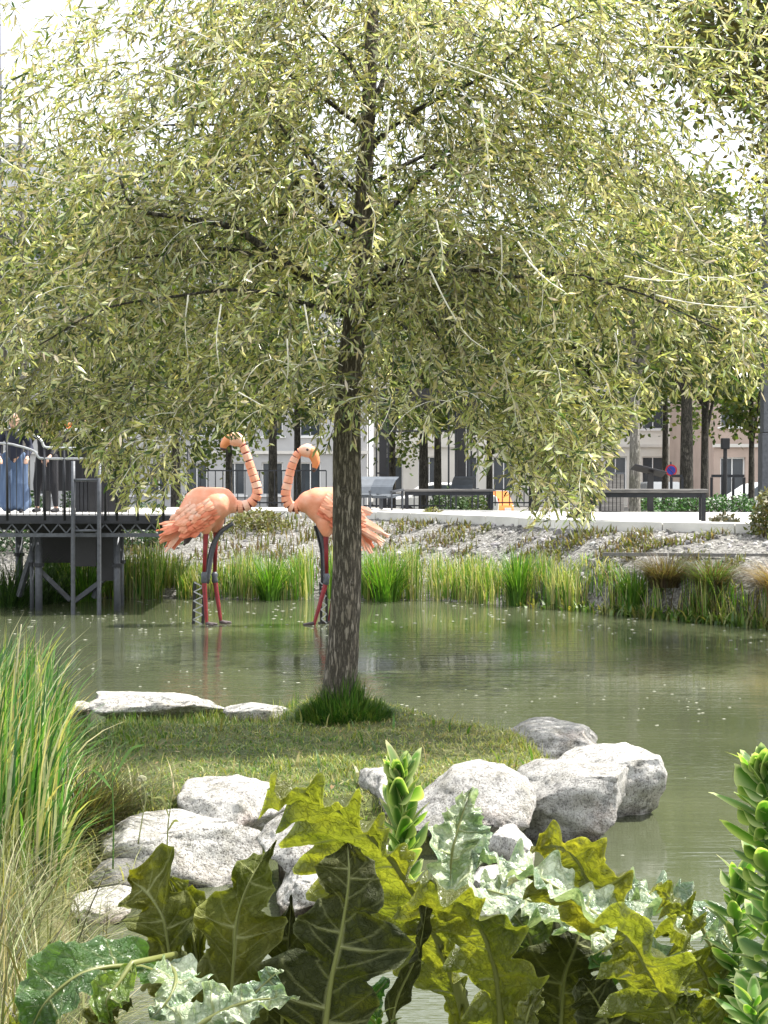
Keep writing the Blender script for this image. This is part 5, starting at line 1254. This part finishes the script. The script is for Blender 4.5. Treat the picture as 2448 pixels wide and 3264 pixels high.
def bigleaf(plant, rib, wl, wr, nrm, col, lobes=5, ld=.5, fold=.25, seed=1, D=3.0, skew=.55, ripple=.018, ribr=.006, nt=150, nv=14, tipcol=None, label=None, teeth=1.0):
    """rib: [(px,py,dD)] base->tip. wl/wr: half-width stops in px; nrm: way the upper face looks"""
    rs = random.Random(seed); R_ = spline([P(x, y, D + d) for x, y, d in rib], nt); s = D / F; nrm = Vector(nrm).normalized()
    Lr = sum((R_[i + 1] - R_[i]).length for i in range(nt - 1))
    v = []; cols = []; vein = []; f = []; ph = rs.uniform(0, .3)
    lobeamp = [rs.uniform(.8, 1.15) for _ in range(lobes * 2 + 6)]
    for i in range(nt):
        t = i / (nt - 1); T = (R_[min(i + 1, nt - 1)] - R_[max(i - 1, 0)]).normalized(); B = T.cross(nrm).normalized(); Nn = B.cross(T)
        row = []; Tp = Vector((T.x, 0, T.z)).normalized(); fore = 1 / max(.68, abs(B.x * Tp.z - B.z * Tp.x))
        for sd in (-1, 1):
            pts = wl if sd < 0 else wr
            u = t * lobes + ph + (.18 if sd > 0 else 0); k = int(u); fr = u - k
            notch = (math.cos(math.pi * 2 * fr) * .5 + .5) ** 2.2       # deep between the lobes
            env = interp(t, pts) * s * lobeamp[k + (lobes if sd > 0 else 0)] * fore
            w = env * (1 - ld * notch)
            tooth = teeth * s * 11 * (abs(((u * 3.3 + sd) % 1) - .5) * 2) ** 2.2 * min(1, interp(t, pts) / 60)
            w = max(.0008, w + tooth)
            if t > .985: w *= (1 - t) / .015
            for j in range(1, nv + 1):
                q = j / nv
                # lateral vein runs up the middle of each lobe
                dv = abs(fr - .5 + .06 * q) * Lr / lobes
                vn = max(0, 1 - dv / (.0042 * (1.1 - .7 * q))) * (1 - q * .45)
                sub = abs(((u * 3.0 - q * 1.1) % 1) - .5); vn = max(vn, .5 * max(0, 1 - sub / .07) * (1 - q * .5))
                rr = ripple * .22 * noise.noise(Vector((u * 9, q * 12 * sd, seed))) + ripple * (q ** 1.5) * (math.sin(u * 6.283 + sd) * 1.0 + .6 * math.sin(u * 14.1 + q * 2 + seed)) + ripple * .9 * noise.noise(Vector((u * 1.9, q * 3.3 * sd, seed)))
                cr = -.004 * (1 - sub * 2) * math.sin(q * math.pi)
                p = R_[i] + B * (sd * w * q * math.cos(fold * q)) + Nn * (w * math.sin(fold) * q + rr + cr) + T * (skew * w * q ** 1.4 * (1 - t * .6))
                row.append((sd, j, p, vn, q))
        base = len(v); v.append(R_[i] + Vector((0, 0, 0))); vein.append(1.0 if ribr else .6); cols.append(col)
        for (sd, j, p, vn, q) in row:
            v.append(p); vein.append(vn); g = 1 + .18 * noise.noise(p * 14)
            c = col if not tipcol else tuple(lerp(a, b_, max(0, t * 1.3 - .3)) for a, b_ in zip(col, tipcol))
            if q > .93: c = tuple(min(1, x * 1.6 + .03) for x in c)
            cols.append(tuple(x * g for x in c))
    st = 1 + 2 * nv
    for i in range(nt - 1):
        a = i * st; b_ = (i + 1) * st
        for sd in (0, 1):
            o0 = 1 + sd * nv
            prev = (a, b_)
            for j in range(nv):
                cur = (a + o0 + j, b_ + o0 + j)
                f.append((prev[0], prev[1], cur[1], cur[0]) if sd else (prev[0], cur[0], cur[1], prev[1])); prev = cur
    me = bpy.data.meshes.new('leaf'); me.from_pydata(v, [], f); me.polygons.foreach_set('use_smooth', [True] * len(f))
    a = me.color_attributes.new('Col', 'FLOAT_COLOR', 'POINT'); arr = np.ones((len(v), 4), dtype=np.float32); arr[:, :3] = np.array(cols, dtype=np.float32); a.data.foreach_set('color', arr.ravel())
    a = me.attributes.new('Vein', 'FLOAT', 'POINT'); a.data.foreach_set('value', np.array(vein, dtype=np.float32))
    o = obj('leaf', me, M['bigleaf_matte' if col in (DRK, OLV) else 'bigleaf_glare' if col == GRY else 'bigleaf'], plant)
    if label: o['label'] = label
    if ribr:
        mb = MB(); T0 = (R_[0] - R_[1]).normalized()
        pts = [R_[0] + T0 * .15 + Vector((0, 0, -.1))] + R_[::5]; n = len(pts)
        mb.tube(pts, [lerp(ribr * 1.35, ribr * .15, (i / (n - 1)) ** .8) for i in range(n)], 8, col=(.20, .22, .07)); mb.build('midrib', M['rib'], o, smooth=True)
    return o
YEL = (.12, .14, .022); OLV = (.075, .085, .018); DRK = (.038, .045, .013); GRN = (.06, .13, .035); GRY = (.17, .25, .15)
p1 = thing('thistle_plant', (-.15, 3.1, .6), 'big spiny leaved plant with dark standing leaves in the centre foreground', 'plant', 'thistle-like plants in the foreground')
UNDER = (.35, .62, .70)      # upper face turned away and up: we look at a lit leaf from beneath
# A: long yellow arching leaf
bigleaf(p1, [(1500, 3300, .1), (1450, 3120, .05), (1345, 2890, 0), (1215, 2700, -.05), (1060, 2570, -.12), (880, 2490, -.2)],
        [(0, 10), (.15, 18), (.3, 40), (.5, 55), (.7, 80), (.9, 80), (1, 15)], [(0, 20), (.15, 110), (.3, 210), (.5, 255), (.7, 175), (.9, 105), (1, 20)], UNDER, YEL, 8, .2, -.15, 3, 3.05, .45, .020, .011, label='long arching yellow leaf reaching up to the left')
# second yellow leaf
bigleaf(p1, [(1600, 3330, .1), (1590, 3150, .05), (1550, 3000, 0), (1480, 2890, -.02), (1370, 2800, -.05)],
        [(0, 60), (.3, 150), (.6, 130), (.9, 70), (1, 10)], [(0, 60), (.3, 150), (.6, 190), (.9, 110), (1, 10)], (.45, .6, .66), YEL, 4, .4, -.2, 5, 2.95, .4, .02, .007)
# B: tall dark leaf facing the camera
bigleaf(p1, [(1030, 3330, 0), (1055, 3130, 0), (1090, 2960, 0), (1112, 2800, 0), (1108, 2685, .02)],
        [(0, 150), (.2, 215), (.42, 190), (.55, 130), (.75, 105), (.92, 60), (1, 8)], [(0, 140), (.2, 230), (.42, 270), (.55, 190), (.72, 80), (.92, 60), (1, 8)], (-.05, -1, .15), DRK, 2.6 and 3, .42, .2, 8, 2.85, .35, .012, .005, label='tall dark olive leaf standing upright')
# C
bigleaf(p1, [(730, 3300, 0), (745, 3080, 0), (755, 2930, 0), (800, 2800, 0), (878, 2682, .05)],
        [(0, 100), (.3, 130), (.55, 90), (.8, 45), (1, 6)], [(0, 120), (.3, 170), (.55, 150), (.8, 55), (1, 6)], (-.15, -1, .25), OLV, 3, .4, .15, 11, 2.95, .5, .014, .004, tipcol=YEL)
# D
bigleaf(p1, [(600, 3230, 0), (545, 3060, 0), (520, 2930, 0), (470, 2850, .02), (410, 2800, .05)],
        [(0, 60), (.3, 125), (.6, 105), (.85, 60), (1, 8)], [(0, 60), (.3, 100), (.6, 150), (.8, 150), (1, 10)], (0, -1, .1), OLV, 3, .5, .15, 14, 3.1, .5, .014, .004, tipcol=(.11, .12, .018))
bigleaf(p1, [(640, 3180, 0), (620, 3010, 0), (585, 2900, .02), (540, 2800, .05)], [(0, 40), (.4, 60), (.8, 50), (1, 6)], [(0, 40), (.4, 50), (.8, 90), (1, 6)], (.1, -1, .2), OLV, 2, .4, .1, 15, 3.15, .5, .012, .003, tipcol=YEL)
# dark leaves low in the middle
bigleaf(p1, [(900, 3400, 0), (900, 3220, 0), (915, 3060, 0), (930, 2850, .0)], [(0, 120), (.4, 130), (.7, 80), (1, 8)], [(0, 100), (.4, 90), (.7, 60), (1, 8)], (-.2, -1, 0), DRK, 3, .4, .2, 17, 3.0, .4, .012, .004)
bigleaf(p1, [(1230, 3400, 0), (1260, 3200, 0), (1330, 3040, 0), (1360, 2890, 0)], [(0, 50), (.4, 60), (.8, 35), (1, 5)], [(0, 40), (.4, 35), (.8, 25), (1, 5)], (.9, -.5, .1), DRK, 2, .25, .2, 18, 2.95, .3, .01, .004)
bigleaf(p1, [(640, 3400, 0), (660, 3260, 0), (700, 3170, 0), (760, 3080, 0)], [(0, 80), (.5, 90), (1, 8)], [(0, 80), (.5, 80), (1, 8)], (-.2, -1, .1), DRK, 2, .3, .2, 19, 3.05, .3, .012, .004)
# green glossy leaves lower left
GL = (.37, -.40, .84)
bigleaf(p1, [(560, 3130, .15), (430, 3080, .05), (270, 3100, -.02), (150, 3190, -.05), (95, 3290, -.05)], [(0, 20), (.3, 60), (.6, 80), (.85, 70), (1, 8)], [(0, 30), (.3, 80), (.6, 110), (.85, 80), (1, 8)], (-.1, -.75, .65), GRN, 3, .22, .25, 22, 2.75, .3, .012, .005, label='rounded green leaf drooping at the lower left')
bigleaf(p1, [(420, 3070, 0), (380, 3130, -.03), (340, 3190, -.05), (350, 3250, -.04)], [(0, 15), (.4, 60), (.8, 45), (1, 5)], [(0, 15), (.4, 60), (.8, 45), (1, 5)], (.1, -.6, .78), (.13, .20, .04), 2, .2, .25, 23, 2.7, .2, .01, .004)
bigleaf(p1, [(520, 3060, .1), (560, 3110, .02), (540, 3180, -.03), (480, 3250, -.05)], [(0, 30), (.4, 90), (.8, 50), (1, 5)], [(0, 20), (.4, 60), (.8, 40), (1, 5)], GL, GRY, 3, .3, .2, 24, 2.72, .3, .012, .004)
bigleaf(p1, [(560, 3320, 0), (680, 3240, 0), (800, 3190, 0), (955, 3180, .02)], [(0, 50), (.3, 70), (.7, 35), (1, 4)], [(0, 50), (.3, 70), (.7, 40), (1, 4)], (.1, -.7, .7), GRY, 4, .3, .25, 25, 2.6, .5, .012, .005, label='grey green glossy leaf pointing right along the bottom edge')
bigleaf(p1, [(720, 3320, 0), (760, 3230, 0), (850, 3130, 0), (900, 3090, 0)], [(0, 40), (.5, 45), (1, 4)], [(0, 40), (.5, 45), (1, 4)], (0, -.7, .7), GRY, 3, .3, .2, 26, 2.7, .5, .01, .004)
bigleaf(p1, [(20, 3330, 0), (60, 3270, 0), (130, 3240, 0), (180, 3250, 0)], [(0, 40), (.5, 50), (1, 4)], [(0, 30), (.5, 40), (1, 4)], UNDER, YEL, 3, .3, .2, 27, 2.8, .4, .012, .004)
bigleaf(p1, [(300, 3330, 0), (300, 3280, 0), (340, 3230, 0), (420, 3190, 0)], [(0, 60), (.5, 60), (1, 4)], [(0, 60), (.5, 60), (1, 4)], UNDER, OLV, 3, .3, .2, 28, 2.85, .4, .012, .004)
bigleaf(p1, [(820, 3400, .1), (800, 3260, .1), (780, 3140, .1), (720, 3050, .1)], [(0, 110), (.5, 100), (1, 6)], [(0, 110), (.5, 100), (1, 6)], (0, -1, .1), DRK, 3, .35, .2, 29, 3.2, .4, .012, .004)
bigleaf(p1, [(1080, 3420, .1), (1130, 3280, .1), (1180, 3190, .1), (1240, 3120, .1)], [(0, 80), (.5, 60), (1, 6)], [(0, 80), (.5, 60), (1, 6)], (.3, -.9, .2), (.05, .14, .03), 3, .3, .2, 30, 3.2, .4, .012, .004)
# right-hand plant
p2 = thing('thistle_plant', (.75, 3.1, .6), 'big spiny leaved plant with glossy white-lit leaves at the right foreground', 'plant', 'thistle-like plants in the foreground')
bigleaf(p2, [(1440, 2980, .1), (1430, 2860, .08), (1440, 2720, .06), (1470, 2610, .08), (1500, 2515, .12)], [(0, 60), (.3, 110), (.6, 90), (.85, 45), (1, 4)], [(0, 60), (.3, 130), (.6, 110), (.85, 50), (1, 4)], GL, GRY, 5, .3, .2, 31, 3.3, .6, .02, .005, label='pale glossy leaf with spiny edge below the central spike')
# J: long arched leaf
bigleaf(p2, [(2200, 3340, 0), (2120, 3180, 0), (2010, 3020, -.02), (1890, 2910, -.04), (1740, 2810, -.02), (1620, 2760, 0), (1500, 2722, .04)], [(0, 70), (.2, 130), (.4, 150), (.6, 90), (.8, 60), (1, 6)], [(0, 90), (.2, 130), (.35, 120), (.5, 80), (.7, 60), (.85, 40), (1, 6)], (.32, -.22, .92), GRY, 6, .28, .35, 33, 2.95, .45, .02, .007, label='long glossy leaf arching left across the right foreground')
# K: broad olive leaf upright
bigleaf(p2, [(1950, 2960, .1), (1900, 2860, .05), (1850, 2760, .03), (1790, 2700, .03), (1690, 2705, .05)], [(0, 60), (.3, 130), (.6, 100), (.85, 60), (1, 6)], [(0, 60), (.25, 170), (.5, 190), (.8, 110), (1, 6)], (.3, .75, .5), (.12, .13, .02), 4, .22, -.2, 35, 2.98, .3, .018, .005, label='broad olive leaf lit from behind under the right boulder')
# yellow underside lower right
bigleaf(p2, [(2200, 3400, -.05), (2150, 3240, -.05), (2070, 3100, -.07), (2010, 3000, -.08), (1960, 2930, -.05)], [(0, 110), (.3, 170), (.6, 180), (.85, 90), (1, 8)], [(0, 120), (.3, 150), (.6, 100), (.85, 60), (1, 8)], UNDER, YEL, 4, .35, -.3, 37, 2.8, .35, .02, .006, label='yellow backlit leaf filling the lower right')
bigleaf(p2, [(2350, 3420, -.05), (2320, 3260, -.05), (2260, 3130, -.05), (2180, 3010, -.03), (2120, 2960, 0)], [(0, 80), (.3, 120), (.6, 110), (.85, 60), (1, 8)], [(0, 60), (.3, 90), (.6, 100), (.85, 70), (1, 8)], (.3, .6, .74), YEL, 4, .4, -.2, 38, 2.85, .35, .022, .005)
# white gloss leaves
bigleaf(p2, [(1950, 3020, 0), (1840, 2930, .03), (1720, 2880, .05), (1600, 2850, .05), (1530, 2830, .08)], [(0, 70), (.4, 130), (.8, 80), (1, 6)], [(0, 70), (.4, 110), (.8, 80), (1, 6)], GL, GRY, 4, .28, .2, 40, 3.15, .5, .022, .005)
bigleaf(p2, [(2330, 3120, .05), (2250, 2990, .02), (2170, 2920, 0), (2090, 2870, .02), (1990, 2830, .05)], [(0, 60), (.4, 100), (.8, 60), (1, 6)], [(0, 60), (.4, 100), (.8, 60), (1, 6)], GL, GRY, 4, .28, .2, 41, 3.05, .5, .024, .005, label='white gleaming leaf beside the right green spikes')
bigleaf(p2, [(2240, 2960, 0), (2190, 2900, 0), (2140, 2860, 0), (2085, 2825, .02)], [(0, 20), (.4, 50), (.8, 45), (1, 5)], [(0, 20), (.4, 55), (.8, 45), (1, 5)], UNDER, YEL, 3, .35, -.2, 42, 2.9, .3, .014, .003)
bigleaf(p2, [(2390, 3180, 0), (2350, 3080, 0), (2310, 3010, 0), (2260, 2960, .02)], [(0, 40), (.4, 80), (.8, 50), (1, 5)], [(0, 30), (.4, 60), (.8, 45), (1, 5)], GL, GRY, 3, .35, .2, 43, 2.8, .3, .016, .004)
bigleaf(p2, [(1780, 3420, .05), (1790, 3240, .05), (1800, 3120, .05), (1840, 3000, .05), (1880, 2900, .1)], [(0, 170), (.4, 190), (.75, 110), (1, 8)], [(0, 150), (.4, 170), (.75, 110), (1, 8)], (-.1, -1, .0), DRK, 3, .35, .2, 44, 3.2, .4, .014, .004, label='large dark green leaf in shade at the bottom right of centre')
bigleaf(p2, [(1960, 3420, 0), (1950, 3300, 0), (1900, 3190, 0), (1850, 3120, 0)], [(0, 120), (.4, 130), (.75, 90), (1, 8)], [(0, 120), (.4, 120), (.75, 80), (1, 8)], (.1, -1, .1), DRK, 3, .3, .2, 45, 2.9, .4, .014, .004)
bigleaf(p2, [(1700, 3100, .1), (1690, 3000, .1), (1650, 2930, .1), (1580, 2870, .12)], [(0, 90), (.5, 90), (1, 6)], [(0, 90), (.5, 90), (1, 6)], (0, -1, .2), (.05, .075, .03), 3, .3, .2, 46, 3.25, .4, .014, .004)
bigleaf(p2, [(1960, 3160, 0), (1930, 3100, 0), (1880, 3050, 0)], [(0, 40), (.5, 50), (1, 6)], [(0, 40), (.5, 50), (1, 6)], GL, (.07, .16, .05), 2, .3, .2, 47, 2.95, .4, .01, .003)
bigleaf(p2, [(1660, 3400, 0), (1670, 3280, 0), (1700, 3190, 0), (1730, 3150, 0)], [(0, 50), (.5, 40), (1, 6)], [(0, 50), (.5, 40), (1, 6)], (.3, -.6, .7), (.12, .14, .05), 3, .5, .2, 48, 2.8, .5, .016, .004)
bigleaf(p2, [(2300, 3420, -.1), (2280, 3320, -.1), (2200, 3220, -.1), (2190, 3150, -.1)], [(0, 90), (.5, 90), (1, 6)], [(0, 90), (.5, 90), (1, 6)], (.1, .5, .8), YEL, 3, .5, -.2, 49, 2.7, .5, .02, .004)

# ------------------------------------------------------------------ green bract spikes
def bract_mesh(name, L, W, cup, col, edge, rs):
    mb = MB(); nu, nv = 12, 7
    for i in range(nu):
        t = i / (nu - 1); w = W * 2.1 * (max(t, .03) ** .5) * (1 - t) ** .8 + .0005
        for j in range(nv):
            q = j / (nv - 1) * 2 - 1
            mb.v.append((w * q, -cup * (q * q) * W * 1.2 * math.sin(math.pi * min(1, t * 1.1)) - .25 * L * t * t, L * t)); k = abs(q) ** 3 if t < .9 else 1
            mb.c.append(tuple(lerp(a, b, min(1, k + (.25 if t > .9 else 0))) * (1.15 if j == 3 else 1) for a, b in zip(col, edge)))
    mb.f = [(i * nv + j, i * nv + j + 1, (i + 1) * nv + j + 1, (i + 1) * nv + j) for i in range(nu - 1) for j in range(nv - 1)]
    me = bpy.data.meshes.new(name); me.from_pydata(mb.v, [], mb.f); me.polygons.foreach_set('use_smooth', [True] * len(mb.f))
    a = me.color_attributes.new('Col', 'FLOAT_COLOR', 'POINT'); arr = np.ones((len(mb.v), 4), dtype=np.float32); arr[:, :3] = np.array(mb.c, dtype=np.float32); a.data.foreach_set('color', arr.ravel())
    me.materials.append(M['bract']); return me
EDGE = (.34, .42, .16)
BM = [bract_mesh('bract', .052, .0125, .35, (.055, .15, .018), EDGE, 1), bract_mesh('bract', .047, .014, .5, (.04, .11, .015), EDGE, 2), bract_mesh('bract', .056, .013, .3, (.11, .24, .035), (.50, .54, .28), 3), bract_mesh('bract', .040, .0145, .75, (.07, .17, .022), (.45, .48, .26), 4), bract_mesh('bract', .060, .010, -.2, (.13, .20, .06), (.40, .38, .20), 5)]
def spike(pts, D, r, step, scale, label, top_open=.35, low_open=.95):
    q = spline([P(x, y, D) for x, y in pts], 60); t = thing('flower_spike', q[0], label, 'plant', 'green leafy spikes in the foreground')
    mb = MB(); mb.tube(q, [lerp(r * 1.2, r * .5, i / 59) for i in range(60)], 10, col=(.08, .17, .03)); mb.build('stem', M['rib'], t, smooth=True)
    L = sum((q[i + 1] - q[i]).length for i in range(59)); n = int(L / step); rs = random.Random(int(pts[0][0]))
    for k in range(n):
        u = (k + .5) / n; c = q[min(58, int(u * 59))]; ax = (q[min(59, int(u * 59) + 1)] - c).normalized()
        az = k * 2.39996 + rs.uniform(-.2, .2); open_ = lerp(low_open, top_open, u ** 1.5) + rs.uniform(-.3, .38)
        out = Vector((math.cos(az), math.sin(az), 0)); d = (ax * math.cos(open_) + out * math.sin(open_)).normalized()
        x_ = d.cross(out if abs(d.dot(out)) < .95 else ax).normalized(); y_ = d.cross(x_)      # +y_ looks outward/away
        if y_.dot(out) > 0: x_ = -x_; y_ = -y_
        tw_ = Matrix.Rotation(rs.uniform(-.35, .35), 3, d); x_ = tw_ @ x_; y_ = tw_ @ y_
        s = scale * rs.uniform(.55, 1.25) * lerp(1.15, .75, u ** 2)
        m = Matrix(((x_.x, y_.x, d.x), (x_.y, y_.y, d.y), (x_.z, y_.z, d.z))).to_4x4() @ Matrix.Scale(s, 4); m.translation = c + out * r * .6
        o = bpy.data.objects.new('bract', rs.choice(BM)); COL.objects.link(o); o.parent = t; o.matrix_parent_inverse = Matrix.Translation(-t.location); o.matrix_basis = m
spike([(1290, 3000), (1285, 2800), (1280, 2640), (1274, 2510), (1272, 2470)], 3.6, .008, .0046, 1.55, 'pale green leafy spike standing before the grey boulders', .12, .5)
spike([(2460, 3350), (2465, 3050), (2455, 2750), (2445, 2520), (2442, 2455)], 2.55, .010, .0034, 1.35, 'tallest leafy green spike at the right picture edge', .3)
spike([(2345, 3380), (2350, 3200), (2345, 3050), (2350, 2900), (2362, 2800)], 2.75, .007, .0044, 1.25, 'shorter leafy green spike left of the tallest one at the right', .35)
spike([(2500, 3400), (2440, 3330), (2410, 3260), (2400, 3180)], 2.45, .006, .0046, 1.2, 'lowest leafy green spike in the bottom right corner', .4)
spike([(1245, 3420), (1215, 3330), (1205, 3260), (1200, 3220)], 2.9, .005, .007, .9, 'small leafy green spike at the bottom edge between dark leaves', .4)
